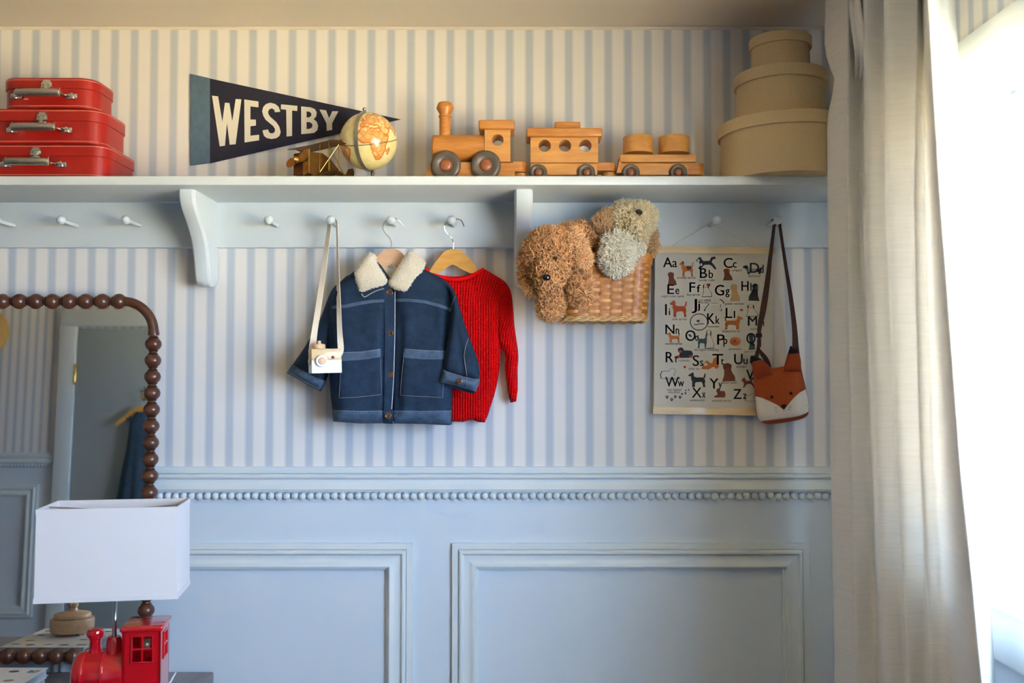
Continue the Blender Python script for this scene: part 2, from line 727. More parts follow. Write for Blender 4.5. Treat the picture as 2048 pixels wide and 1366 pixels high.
def frame_mould(name, x0, x1, z0, z1, y, out, lab):
    """Mitred picture-frame moulding on a wall in the xz plane."""
    prof = [(0, 0), (.0105, 0), (.0110, .0135), (.0085, .0145), (.0150, .0160), (.0180, .0190), (.0182, .0230), (.0150, .0260), (.0118, .0275),
            (.0112, .0310), (.0120, .0370), (.0150, .0440), (.0180, .0500), (.0185, .0530), (.0150, .0540), (.0150, .0560), (.0090, .0570), (.0085, .0610), (0, .0610)]
    g = G()
    n = len(prof)
    vs, fs = [], []
    for cx, cz, sx, sz in ((x0, z0, 1, 1), (x1, z0, -1, 1), (x1, z1, -1, -1), (x0, z1, 1, -1)):
        for o, w in prof:
            vs.append((cx + sx * w, y + out * o, cz + sz * w))
    for c in range(4):
        for i in range(n):
            j = (i + 1) % n
            a, b = c * n, ((c + 1) % 4) * n
            fs.append((a + i, a + j, b + j, b + i))
    g.add(vs, fs)
    return struct(g.build(name, PAINT_SMOOTH, angle=0.45), lab)


xa, xb = P(905, 1085, 0).x, P(1615, 1085, 0).x
xc, xd = P(826, 1085, 0).x, P(116, 1085, 0).x
zt = P(1024, 1085, 0).z
frame_mould('trim_2', xa, xb, .42, zt, 0, -1, 'moulded wainscot panel frame on the right, beside the curtain')
frame_mould('trim_3', xd, xc, .42, zt, 0, -1, 'moulded wainscot panel frame behind the lamp')
g = G(); g.box((-1.75, -.016, 0), (XW, 0, .13), .003)
struct(g.build('baseboard_back', PAINT_SMOOTH))
# same panelling on the wall seen in the mirror
chair_rail('trim_4', (XL, YB), (-2.46, YB), (0, 1, 0), 'chair rail of the wall seen in the mirror')
g = G()
x = XL + .01
t4 = bpy.data.objects['trim_4']
while x < -2.47:
    g = G(); g.sphere((x, YB + .0075, 1.2168), .0088, 8, 6)
    g.build('bead', BEADM, t4)
    x += pitch
frame_mould('trim_5', XL + .05, -2.535, .42, 1.115, YB, 1, 'wainscot panel frame seen in the mirror')

# window: casing, jambs, stool, apron, sash, pane
win = struct(bpy.data.objects.new('window_1', None), 'white framed window behind the curtain')
COL.objects.link(win)
win.location = (XW, (WIN_Y0 + WIN_Y1) / 2, WIN_Z0)
cw = .081
g = G(); g.box((XW - .018, WIN_Y0 - cw, WIN_Z1), (XW, WIN_Y1 + cw, WIN_Z1 + cw), .002)
g.build('head_casing', PAINT_SMOOTH, win)
for ya in (WIN_Y1, WIN_Y0 - cw):
    g = G(); g.box((XW - .018, ya, WIN_Z0), (XW, ya + cw, WIN_Z1), .002)
    g.build('side_casing', PAINT_SMOOTH, win)
g = G(); g.box((XW - .035, WIN_Y0 - cw - .02, WIN_Z0 - .003), (XW + .09, WIN_Y1 + cw + .02, WIN_Z0 + .018), .004)
g.build('stool', PAINT_SMOOTH, win)
g = G(); g.box((XW - .018, WIN_Y0 - cw, WIN_Z0 - .09), (XW, WIN_Y1 + cw, WIN_Z0 - .003), .003)
g.build('apron', PAINT_SMOOTH, win)
fx0, fx1 = XW + .075, XW + .105
yms = [WIN_Y0 + (WIN_Y1 - WIN_Y0) / 3, WIN_Y0 + (WIN_Y1 - WIN_Y0) * 2 / 3]
for nm, lo, hi in (('frame_head', (fx0, WIN_Y0, WIN_Z1 - .05), (fx1, WIN_Y1, WIN_Z1)), ('frame_sill', (fx0, WIN_Y0, WIN_Z0), (fx1, WIN_Y1, WIN_Z0 + .06)),
                   ('frame_side', (fx0, WIN_Y0, WIN_Z0 + .06), (fx1, WIN_Y0 + .03, WIN_Z1 - .05)), ('frame_side', (fx0, WIN_Y1 - .03, WIN_Z0 + .06), (fx1, WIN_Y1, WIN_Z1 - .05)),
                   ('mullion', (fx0, yms[0] - .02, WIN_Z0 + .06), (fx1, yms[0] + .02, WIN_Z1 - .05)), ('mullion', (fx0, yms[1] - .02, WIN_Z0 + .06), (fx1, yms[1] + .02, WIN_Z1 - .05))):
    g = G(); g.box(lo, hi, .004)
    g.build(nm, WHITE, win)
for ya, yb in ((WIN_Y0 + .03, yms[0] - .02), (yms[0] + .02, yms[1] - .02), (yms[1] + .02, WIN_Y1 - .03)):
    g = G(); g.add([(XW + .096, ya, WIN_Z0 + .06), (XW + .096, yb, WIN_Z0 + .06), (XW + .096, yb, WIN_Z1 - .05), (XW + .096, ya, WIN_Z1 - .05)], [(0, 1, 2, 3)])
    g.build('pane', GLASS, win, smooth=False)
# blind bracket screwed under the window head
g = G()
g.box((XW + .012, -.665, WIN_Z1 - .004), (XW + .062, -.625, WIN_Z1 - .0005), .0008)
g.box((XW + .060, -.665, WIN_Z1 - .040), (XW + .063, -.625, WIN_Z1 - .0005), .0008)
g.box((XW + .030, -.652, WIN_Z1 - .0046), (XW + .045, -.640, WIN_Z1 - .0038), 0, 1)
for zz in (.014, .027):
    g.box((XW + .0592, -.648, WIN_Z1 - zz - .003), (XW + .0602, -.642, WIN_Z1 - zz), 0, 1)
g.build('blind_bracket', [WHITE, STEELM], win, label='white metal blind bracket under the window head')

# door on the wall seen in the mirror
door = struct(bpy.data.objects.new('door_1', None), 'painted door seen in the mirror')
COL.objects.link(door)
door.location = (-1.98, YB, 0)
g = G(); g.box((-2.355, YB + .002, .01), (-1.60, YB + .018, 1.955), .002)
g.build('door_slab', DOORP, door)
for lo, hi in (((-2.452, YB, 0), (-2.362, YB + .03, 1.965)), ((-1.592, YB, 0), (-1.50, YB + .03, 1.965)), ((-2.452, YB, 1.965), (-1.50, YB + .03, 2.058))):
    g = G(); g.box(lo, hi, .003)
    g.build('door_casing', PAINT_SMOOTH, door)
for hz in (1.70, .3):
    g = G()
    M = Matrix.Translation((-2.358, YB + .03, hz - .04))
    g.lathe([(0, -.012), (.004, -.008), (.006, 0), (.006, .09), (.004, .098), (0, .102)], 10, M)
    g.build('hinge', BRASS, door, label='brass hinge')
g = G(); M = axis_matrix((-1.66, YB + .02, .98), (0, 1, 0))
g.lathe([(.025, 0), (.025, .005), (.008, .008), (.008, .035), (.025, .045), (.027, .06), (.015, .07), (0, .072)], 18, M)
g.build('door_knob', BRASS, door, label='brass door knob')
g = G()
g.box((-1.980, YB + .018, 1.565), (-1.964, YB + .022, 1.625), .002)
g.tube([(-1.972, YB + .022, 1.575), (-1.972, YB + .05, 1.562), (-1.972, YB + .07, 1.575), (-1.972, YB + .075, 1.60)], .0045, 8)
g.sphere((-1.972, YB + .075, 1.603), .008, 10, 8)
g.tube([(-1.972, YB + .022, 1.61), (-1.972, YB + .045, 1.625), (-1.972, YB + .05, 1.635)], .004, 8)
g.build('door_hook', BRASS, door, label='brass coat hook on the door')

# ------------------------------------------------------------------ shelf with peg rail and brackets
SY, SZ0, SZ1 = -.2206, 1.9035, 1.9228
shelf = thing('peg_rail_shelf', 'long pale grey wall shelf with peg rail and scroll brackets', 'shelf', (-.3, 0, 1.8))
XS0, XS1 = -1.95, XW - .006
g = G(); g.box((XS0, SY, SZ0), (XS1, 0, SZ1), .0018)
g.build('shelf_board', PAINT_SMOOTH, shelf)
g = G(); g.box((XS0, -.018, 1.7974), (XS1, 0, SZ0), .0012)
g.build('back_rail', PAINT_SMOOTH, shelf)
# brackets: S-scroll profile (projection, height), moulded edges
bprof = [(.1760, 1.9035), (.1765, 1.892), (.1735, 1.880), (.166, 1.868), (.152, 1.855), (.136, 1.842), (.119, 1.828), (.103, 1.812), (.090, 1.795),
         (.081, 1.777), (.074, 1.757), (.069, 1.737), (.0645, 1.722), (.058, 1.711), (.047, 1.705), (.034, 1.7035), (.018, 1.705), (.0, 1.712)]
bprof = [tuple(p) for p in catmull(bprof, 3)]


def bracket(x0, x1):
    g = G()
    cx = (x0 + x1) / 2
    w = (x1 - x0) / 2
    # stations across the width: shell offset inwards to make the moulded shoulder
    st = [(-w, .0085), (-w, .0085), (-w + .0025, .0060), (-w + .0030, .0030), (-w + .0050, .0004), (-w + .0062, 0), (w - .0062, 0), (w - .0050, .0004), (w - .0030, .0030), (w - .0025, .0060), (w, .0085)]
    vs, fs = [], []
    n = len(bprof)
    for sx, off in st:
        for i, (o, z) in enumerate(bprof):
            a, b = bprof[max(i - 1, 0)], bprof[min(i + 1, n - 1)]
            t = Vector((b[0] - a[0], b[1] - a[1])).normalized()
            nx, nz = t.y, -t.x          # inward normal in (projection, height)
            vs.append((cx + sx, -(max(0.0, o + nx * off)), min(SZ0, z + nz * off if i else z)))
    for s in range(len(st) - 1):
        for i in range(n - 1):
            a = s * n + i
            fs.append((a, a + 1, a + 1 + n, a + n))
    for s, fl in ((0, 1), (len(st) - 1, 0)):
        o = len(vs)
        base = s * n
        vs.append((cx + st[s][0], 0, SZ0))
        for i in range(n - 1):
            fs.append((o, base + i, base + i + 1) if fl else (o, base + i + 1, base + i))
    g.add(vs, fs)
    return g.build('bracket', PAINT_SMOOTH, shelf, angle=0.5)


bracket(-.7285, -.6925)
bracket(.0050, .0455)
# pegs
def peg_mesh():
    g = G()
    M = axis_matrix((0, 0, 0), (0, -1, 0.0))
    r = .0104
    prof = [(.0048, 0), (.0046, .030), (.0046, .060), (.0050, .0665)]
    prof += [(r * math.sin(t), .0765 - r * math.cos(t)) for t in np.linspace(.5, math.pi, 12)]
    g.lathe(prof, 14, M)
    return g


PEGX = [P(a, 440, -.095).x for a in (-8, 122, 252, 537, 661, 782, 903, 1189, 1312, 1434, 1556)]
PEGX = [PEGX[0] - .146] + PEGX
PEGZ = 1.8494
pm = None
for x in PEGX:
    if pm is None:
        o = peg_mesh().build('peg', PAINT_SMOOTH, shelf)
        pm = o
    else:
        o = pm.copy()
        COL.objects.link(o)
    o.location = (x, -.018, PEGZ)

# ------------------------------------------------------------------ curtain
k = NT('linen_curtain')
tc = k.n('ShaderNodeTexCoord')
mp = k.n('ShaderNodeMapping'); mp.inputs['Scale'].default_value = (14, 14, 420)
k.l(tc.outputs['Object'], mp.inputs[0])
nz = k.n('ShaderNodeTexNoise'); nz.inputs['Scale'].default_value = 1.0; nz.inputs['Detail'].default_value = 4
k.l(mp.outputs[0], nz.inputs[0])
c = k.ramp(nz.outputs[0], [(0.30, lin((230, 228, 224))), (0.70, lin((240, 238, 235)))])
k.l(c, k.b.inputs['Base Color'])
k.b.inputs['Roughness'].default_value = 0.9
k.bump(nz.outputs[0], 0.25, 0.0015)
tl = k.n('ShaderNodeBsdfTranslucent'); tl.inputs[0].default_value = lin((236, 232, 224)) + (1,)
mx = k.n('ShaderNodeMixShader'); mx.inputs[0].default_value = 0.18
k.l(k.b.outputs[0], mx.inputs[1]); k.l(tl.outputs[0], mx.inputs[2]); k.l(mx.outputs[0], k.out.inputs[0])
LINEN = k.m


def curtain():
    # fold lines read at photo heights 0 / 440 / 900 / 1366, each with its distance from the window wall
    rows = [0, 440, 900, 1366]
    lines = [((1700, 1690, 1690, 1692), .738), ((1659, 1659, 1658, 1661), .652), ((1704, 1690, 1693, 1697), .668), ((1712, 1698, 1704, 1708), .667),
             ((1704, 1697, 1700, 1704), .650), ((1732, 1722, 1735, 1742), .690), ((1742, 1731, 1744, 1751), .688),
             ((1738, 1736, 1747, 1760), .660), ((1776, 1772, 1786, 1798), .690), ((1786, 1781, 1793, 1808), .689),
             ((1780, 1779, 1792, 1806), .658), ((1838, 1828, 1832, 1843), .694), ((1848, 1838, 1842, 1855), .694),
             ((1846, 1834, 1838, 1851), .656), ((1854, 1858, 1868, 1892), .684), ((1856, 1872, 1898, 1945), .655),
             ((1859, 1883, 1917, 1972), .626), ((1880, 1905, 1935, 1974), .668), ((1901, 1921, 1948, 1977), .690), ((1916, 1938, 1960, 1981), .722)]
    zs = list(np.linspace(2.312, 1.0, 44)) + list(np.linspace(.97, .015, 16))
    g = G()
    n = None
    for zi, z in enumerate(zs):
        py = min(1366, pyof(.67, -.5, z))
        ctl = []
        for j, (pxs, x) in enumerate(lines):
            q = np.interp(py, rows, pxs)
            if py < 0:
                q += (py / 440.0) * (pxs[0] - pxs[1]) * -0.5
            if j == 1:
                q += 17 * math.exp(-((py - 105) / 45) ** 2) - 3 * math.exp(-((py + 10) / 40) ** 2)
            xx = x
            # pinched pleats towards the header
            pin = max(0.0, min(1.0, (250 - py) / 300))
            if 1 < j < 14:
                xx = .676 + (x - .676) * (1 + .5 * pin)
            y = PX(q, 683, xx).y
            ctl.append((xx, y))
        ctl[0] = (.700, -.318)
        sm = catmull(ctl, 5)
        n = len(sm)
        for i, (x, y) in enumerate(sm):
            w = .0016 * noise.noise(Vector((i * .35, z * 5, 3))) + .0010 * noise.noise(Vector((i * .9, z * 16, 8)))
            g.v.append((x + w, y + w * .5, z))
    for r in range(len(zs) - 1):
        for i in range(n - 1):
            a = r * n + i
            g.f.append((a, a + 1, a + 1 + n, a + n)); g.mi.append(0)
    o = g.build('curtain_panel', LINEN, None, angle=3.2, fixn=False)
    md = o.modifiers.new('cloth_thickness', 'SOLIDIFY'); md.thickness = .0012; md.offset = 0
    return o


cur = thing('curtain', 'long natural linen curtain with pinch pleats beside the window', 'curtain', (.68, -.5, 0))
adopt(curtain(), cur)
g = G(); g.tube([(.690, -.33, 2.305), (.690, -2.6, 2.305)], .010, 12)
g.build('curtain_rod', WHITE, cur)
# two gathered pinch pleats at the header
for (a, b) in ((1706, 1), (1716, 0)):
    g = G()
    pts = [PX(a - 4 - 6 * b, -40, .655), PX(a, 20, .648), PX(a + 6, 60, .650), PX(a + 10, 110, .660), PX(a + 4, 160, .672)]
    g.tube(catmull(pts, 4), [.0075 * math.sin(math.pi * min(1, (i + 1) / 17.0)) ** .8 + .0006 for i in range(17)], 8)
    g.build('pinch_pleat', LINEN, cur)

# ------------------------------------------------------------------ materials of the things
RED = mat('red_card', (156, 15, 8), 0.35, var=0.06, vscale=40, bump=0.08, bscale=500, coat=0.15)
STITCH = mat('pale_stitching', (222, 150, 130), 0.7)
NAVY = mat('navy_felt', (40, 38, 52), 0.95, var=0.12, vscale=300, bump=0.2, bscale=900)
SLATE = mat('slate_blue_felt', (84, 106, 122), 0.95, var=0.08, vscale=60, bump=0.2, bscale=900)
CREAMFELT = mat('cream_felt', (222, 214, 196), 0.95, bump=0.2, bscale=900)
OLDBRASS = mat('aged_brass_sheet', (122, 84, 38), 0.42, 0.85, var=0.45, vscale=30)
OLDBRASS2 = mat('bright_brass_sheet', (196, 158, 84), 0.3, 0.9, var=0.3, vscale=50)
BURLAP = mat('natural_burlap', (200, 176, 134), 0.9, var=0.1, vscale=260, stretch=(1, 1, 3), bump=0.35, bscale=700)
BLACK = mat('black_plastic', (22, 22, 24), 0.25)


def woodmat(name, a, b, axis_stretch=(2, 12, 12), sc=9, rough=0.42, coat=0.15):
    return mat(name, a, rough, var=0.3, vscale=sc, stretch=axis_stretch, bump=0.04, bscale=60, coat=coat, rgb2=b)


MAPLE = woodmat('honey_wood', (204, 138, 62), (178, 106, 40))
MAPLE2 = woodmat('pale_honey_wood', (212, 154, 80), (194, 128, 60))
WHEELM = mat('grey_brown_wheel', (92, 80, 66), 0.4, var=0.2, vscale=60)
HUBM = woodmat('reddish_hub_wood', (160, 92, 52), (130, 70, 38))

# ------------------------------------------------------------------ red suitcases
def rrect(w, d, r, n=6):
    pts = []
    for cx, cy, a0 in ((w - r, d - r, 0), (-w + r, d - r, 90), (-w + r, -d + r, 180), (w - r, -d + r, 270)):
        for i in range(n + 1):
            a = math.radians(a0 + 90 * i / n)
            pts.append((cx + r * math.cos(a), cy + r * math.sin(a)))
    return pts


def loft(g, layers, m=0):
    """layers: list of (outline, z) with equal counts; caps both ends."""
    vs, fs = [], []
    n = len(layers[0][0])
    for pl, z in layers:
        vs += [(p[0], p[1], z) for p in pl]
    for j in range(len(layers) - 1):
        for i in range(n):
            a, b = j * n + i, j * n + (i + 1) % n
            fs.append((a, b, b + n, a + n))
    fs.append(tuple(range(n))[::-1])
    fs.append(tuple((len(layers) - 1) * n + i for i in range(n)))
    g.add(vs, fs, m)


def suitcase(label, cx, y0, half, depth, z0, h, hl):
    cy = y0 + depth / 2
    t = thing('suitcase', label, 'suitcase', (cx, cy, z0), 'red suitcases stacked on the shelf')
    M = Matrix.Translation((cx, cy, z0))
    r = .036
    lid = h * .36

    def mk(name, layers, mt, lab=None):
        g = G()
        loft(g, layers)
        g.v = [tuple(M @ Vector(p)) for p in g.v]
        return g.build(name, mt, t, angle=0.6, label=lab)
    w, d = half, depth / 2
    mk('case_body', [(rrect(w - .003, d - .003, r, 8), .001), (rrect(w - .0015, d - .0015, r, 8), 0.002), (rrect(w - .0015, d - .0015, r, 8), h - lid + .004)], RED)
    mk('lid', [(rrect(w, d, r + .001, 8), h - lid), (rrect(w + .0012, d + .0012, r + .002, 8), h - lid + .0008), (rrect(w + .0012, d + .0012, r + .002, 8), h - .003), (rrect(w - .001, d - .001, r, 8), h - .0005), (rrect(w - .004, d - .004, r - .003, 8), h)], RED)
    for zz, e in ((h - .0055, .0014), (.0065, -.0012)):
        g = G()
        pl = resample(rrect(w + e, d + e, r + .002, 8), .006)
        g.tube([M @ Vector((p[0], p[1], zz)) for p in pl], .00055, 5, closed=True)
        g.build('stitching', STITCH, t, label='pale stitched edge line')
    # handle, its mounts, clasp
    hz = (h - lid) * .60
    g = G()
    yb = -d - .0015
    cxo = -.0045
    g.tube([M @ Vector((cxo + x, yb - o, hz)) for x, o in ((-hl, .0265), (-hl + .003, .0275), (-hl * .4, .029), (hl * .4, .029), (hl - .003, .0275), (hl, .0265))], [.0068, .0080, .0086, .0086, .0080, .0068], 12)
    hnd = g.build('handle', STEELM, t, label='metal carrying handle')
    for sx in (-1, 1):
        g = G()
        g.tube([M @ Vector((cxo + sx * (hl + .006), yb - .001, hz)), M @ Vector((cxo + sx * (hl + .0035), yb - .014, hz)), M @ Vector((cxo + sx * (hl - .002), yb - .027, hz))], .0030, 8)
        g.tube([M @ Vector((cxo + sx * hl, yb - .027, hz + .0105)), M @ Vector((cxo + sx * (hl + .001), yb - .027, hz)), M @ Vector((cxo + sx * hl, yb - .027, hz - .0085))], .0012, 6)
        g.build('handle_arm', CHROME, t)
    for sx in (-1, 1):
        g = G()
        a, b = cxo + sx * (hl + .001), cxo + sx * (hl + .026)
        lo, hi = min(a, b), max(a, b)
        g.box((cx + lo, cy + yb - .002, z0 + hz - .0055), (cx + hi, cy + yb + .0005, z0 + hz + .0055), .0009)
        g.box((cx + (lo + hi) / 2 - .0035 + sx * .002, cy + yb - .0065, z0 + hz - .0062), (cx + (lo + hi) / 2 + .0035 + sx * .002, cy + yb - .0015, z0 + hz + .0062), .0012)
        for q in (-.0085, .0095):
            g.sphere((cx + (lo + hi) / 2 + q, cy + yb - .002, z0 + hz), (.0028, .0016, .0028), 8, 6)
        g.build('handle_mount', CHROME, t, label='riveted metal handle mount')
    g = G()
    zc = z0 + h - lid
    xc = cx + .002
    g.prism([(-.0115, .002), (-.0115, .010), (-.006, .0185), (.006, .0185), (.0115, .010), (.0115, .002)], lambda p, q: (xc + p[0], cy + yb - .0035 + q * .003, zc + p[1]))
    g.box((xc - .0105, cy + yb - .0048, zc - .0135), (xc + .0105, cy + yb, zc + .001), .0012)
    g.box((xc - .0045, cy + yb - .0085, zc - .008), (xc + .0045, cy + yb - .003, zc + .010), .0018)
    g.tube([(xc - .0105, cy + yb - .006, zc + .0005), (xc + .0105, cy + yb - .006, zc + .0005)], .0024, 8)
    for q in (-.008, .008):
        g.sphere((xc + q, cy + yb - .004, zc + .008), .0018, 8, 6)
        g.sphere((xc + q, cy + yb - .005, zc - .008), .0018, 8, 6)
    g.build('clasp', CHROME, t, label='metal lid clasp')
    return t


yf = -.205
zz = [SZ1, P(75, 288, yf).z, P(80, 217, yf).z, P(90, 155, yf).z]
for lab, c, b, dp, i, hl in (('largest red suitcase, bottom of the stack of three on the shelf', 74, 275, .180, 0, .0455),
                             ('medium red suitcase in the middle of the stack on the shelf', 85, 256, .150, 1, .0450),
                             ('smallest red suitcase, topmost of the stack on the shelf', 93, 231, .122, 2, .0460)):
    xr = P(b, 300, yf + dp - .012).x
    xc = P(c, 200, yf).x
    suitcase(lab, xc, yf, xr - xc - .001, dp, zz[i], zz[i + 1] - zz[i], hl)

# ------------------------------------------------------------------ pennant
pen = thing('pennant', 'navy felt pennant with cream capital letters, pinned to the striped wall', 'pennant', P(390, 240, -.004))
PY = -.0045


def flat(g, poly, y, th, holes=(), m=0):
    g.prism(poly, lambda p, q: P(p[0], p[1], y + (th if q else 0)), holes, m)


g = G(); flat(g, [(420, 157), (420, 327), (802, 239)], PY, .0018)
g.build('felt_field', NAVY, pen, smooth=False)
g = G(); flat(g, [(381, 147.5), (420, 156.5), (420, 326.8), (381, 331.5)], PY - .0008, .0026)
g.build('header_band', SLATE, pen, smooth=False, label='slate blue header band')
def z2(l): return [(360 + x / 4.096, 120 + y / 4.096) for x, y in l]
LET = [
    ([(262, 292), (312, 298), (347, 508), (368, 350), (405, 352), (428, 502), (456, 320), (503, 322), (456, 690), (407, 694), (385, 515), (368, 702), (325, 707)], []),
    ([(526, 323), (643, 340), (643, 388), (577, 380), (577, 487), (622, 488), (622, 537), (577, 543), (577, 620), (648, 612), (648, 658), (529, 676)], []),
    ([(822, 424), (778, 428), (772, 408), (755, 397), (738, 400), (724, 415), (722, 437), (737, 463), (788, 508), (813, 545), (825, 590), (815, 622), (790, 640), (750, 647), (712, 640), (688, 622), (678, 590), (678, 576), (722, 569), (727, 588), (742, 601), (763, 600), (778, 585), (777, 562), (762, 540), (702, 490), (682, 457), (673, 420), (682, 385), (705, 360), (740, 350), (780, 360), (808, 384)], []),
    ([(828, 363), (962, 376), (960, 418), (918, 414), (918, 622), (873, 627), (870, 408), (826, 403)], []),
    ([(992, 380), (1070, 388), (1105, 402), (1120, 430), (1116, 462), (1095, 485), (1120, 505), (1132, 540), (1125, 575), (1100, 597), (1060, 602), (993, 607)],
     [[(1037, 421), (1062, 424), (1077, 440), (1074, 460), (1057, 470), (1037, 471)], [(1037, 508), (1065, 510), (1085, 526), (1083, 548), (1068, 562), (1037, 567)]]),
    ([(1142, 405), (1196, 412), (1221, 476), (1248, 420), (1298, 420), (1246, 520), (1247, 573), (1202, 580), (1200, 520)], [])]
for pl, hs in LET:
    g = G(); flat(g, z2(pl), PY - .0011, .0013, [z2(h) for h in hs])
    g.build('letter', CREAMFELT, pen, smooth=False, label='cream felt letter')

# ------------------------------------------------------------------ brass biplane
A = Vector((P(597, 330, -.175).x, -.175, 0))
B = Vector((P(700, 350, -.055).x, -.055, 0))
fw = (A - B).normalized()                      # towards the nose
sd = Vector((-fw.y, fw.x, 0))                  # along the wings
if sd.x < 0:
    sd = -sd
zb = SZ1
plane = thing('toy_biplane', 'small aged brass model biplane beside the globe', 'model airplane', ((A.x + B.x) / 2, (A.y + B.y) / 2, zb))
O = (A + B) / 2


def bp(f, s, z):
    return Vector((O.x, O.y, zb)) + fw * f + sd * s + Vector((0, 0, z))


def bslab(g, pts, th, m=0):
    """A sheet of metal given by its corner points, th thick downwards."""
    vs = [Vector(p) for p in pts]
    nrm = (vs[1] - vs[0]).cross(vs[2] - vs[0]).normalized() * th
    n = len(vs)
    g.add(vs + [v - nrm for v in vs], [tuple(range(n)), tuple(range(n, 2 * n))[::-1]] + [(i, (i + 1) % n, (i + 1) % n + n, i + n) for i in range(n)], m)


L = (A - B).length / 2
# fuselage: tapering body
g = G()
st = [(L * .95, .021, .014, .062), (L * .35, .022, .016, .066), (L * .0, .018, .018, .058), (-L * .45, .009, .020, .040), (-L * .95, .003, .022, .030)]
vs, fs = [], []
for f, w, z0_, z1_ in st:
    vs += [bp(f, -w, z0_), bp(f, w, z0_), bp(f, w, z1_), bp(f, -w, z1_)]
for i in range(len(st) - 1):
    for q in range(4):
        a, b = i * 4 + q, i * 4 + (q + 1) % 4
        fs.append((a, b, b + 4, a + 4))
fs += [(0, 1, 2, 3), (19, 18, 17, 16)]
g.add(vs, fs)
g.build('fuselage', OLDBRASS, plane, smooth=False)
g = G()
bslab(g, [bp(L * .97, .012, .010), bp(L * .97, .030, .014), bp(L * .97, .030, .066), bp(L * .97, .012, .064)], .004)
g.build('radiator_plate', OLDBRASS2, plane, smooth=False, label='bright brass radiator plate')
# wings
def wing(name, f0, f1, span, z, dih, m):
    g = G()
    prev = None
    pts = []
    for s in np.linspace(-span, span, 9):
        zz_ = z + abs(s) * dih
        pts.append((bp(f0, s, zz_), bp((f0 + f1) / 2, s, zz_ + .004), bp(f1, s, zz_)))
    vs, fs = [], []
    for a, b, c in pts:
        vs += [a, b, c, a - Vector((0, 0, .0012)), b - Vector((0, 0, .0012)), c - Vector((0, 0, .0012))]
    for i in range(8):
        for q0, q1 in ((0, 1), (1, 2), (2, 5), (5, 4), (4, 3), (3, 0)):
            fs.append((i * 6 + q0, i * 6 + q1, i * 6 + 6 + q1, i * 6 + 6 + q0))
    for e in (0, 8):
        fs.append((e * 6, e * 6 + 1, e * 6 + 4, e * 6 + 3)); fs.append((e * 6 + 1, e * 6 + 2, e * 6 + 5, e * 6 + 4))
    g.add(vs, fs)
    return g.build(name, m, plane, angle=0.4)


wing('upper_wing', L * .62, L * .04, .072, .083, .02, OLDBRASS)
wing('lower_wing', L * .50, L * .02, .060, .020, .02, OLDBRASS)
for s in (-.055, -.026, .026, .055):
    for f in (L * .5, L * .12):
        g = G(); g.tube([bp(f, s, .021), bp(f, s, .083)], .0007, 6)
        g.build('strut', OLDBRASS2, plane)
g = G()
g.tube([bp(L * .5, .026, .021), bp(L * .12, .055, .084)], .0005, 5)
g.tube([bp(L * .12, .026, .084), bp(-L * .7, .006, .030)], .0009, 5)
g.tube([bp(L * .12, .030, .022), bp(-L * .7, .006, .024)], .0009, 5)
g.build('rigging_wire', OLDBRASS2, plane)
# propeller: two rounded blades on a hub
g = G()
hub = bp(L * 1.02, -.004, .046)
for sg, an in ((1, 0), (-1, 0)):
    d = (sd * -.93 * sg + Vector((0, 0, -.18 * sg))).normalized()
    e = d.cross(fw).normalized()
    vs = []
    for i in range(15):
        t = i / 14 * math.pi
        vs.append(hub + d * (.004 + .032 * (1 - math.cos(t)) / 2) + e * .010 * math.sin(t) ** .8)
    for i in range(13, 0, -1):
        t = i / 14 * math.pi
        vs.append(hub + d * (.004 + .032 * (1 - math.cos(t)) / 2) - e * .010 * math.sin(t) ** .8)
    bslab(g, vs, .0012)
g.build('propeller', OLDBRASS2, plane, smooth=False)
g = G(); g.lathe([(0, .012), (.004, .010), (.006, .004), (.006, -.006)], 12, axis_matrix(hub, fw))
g.build('propeller_hub', OLDBRASS2, plane)
g = G(); g.sphere(bp(L * .985, -.009, .040), (.004, .004, .004), 10, 8)
g.build('engine_bolt', BLACK, plane)
g = G()
vs = [bp(-L * .78, 0, .010), bp(-L * .82, 0, .036), bp(-L * .92, 0, .050), bp(-L * 1.10, 0, .054), bp(-L * 1.16, 0, .048), bp(-L * 1.10, 0, .010)]
bslab(g, vs, .0012)
g.build('tail_fin', OLDBRASS, plane, smooth=False)
g = G()
bslab(g, [bp(-L * .70, -.028, .028), bp(-L * .95, -.030, .028), bp(-L * .95, .030, .028), bp(-L * .70, .028, .028)], .0012)
g.build('tailplane', OLDBRASS, plane, smooth=False)
for s in (-.018, .018):
    g = G()
    g.lathe([(0, -.003), (.008, -.003), (.0115, -.002), (.0125, 0), (.0115, .002), (.008, .003), (0, .003)], 18, axis_matrix(bp(L * .55, s, .0127), sd))
    g.build('wheel', OLDBRASS, plane)
g = G()
g.tube([bp(L * .55, -.018, .0127), bp(L * .55, .018, .0127)], .0012, 6)
for s in (-.014, .014):
    g.tube([bp(L * .55, s, .0127), bp(L * .55, s * .6, .024)], .0010, 6)
g.build('landing_gear', OLDBRASS2, plane)
g = G(); g.tube([bp(-L * .86, 0, .010), bp(-L * .92, 0, .0015)], .0012, 6)
g.build('tail_skid', OLDBRASS2, plane)

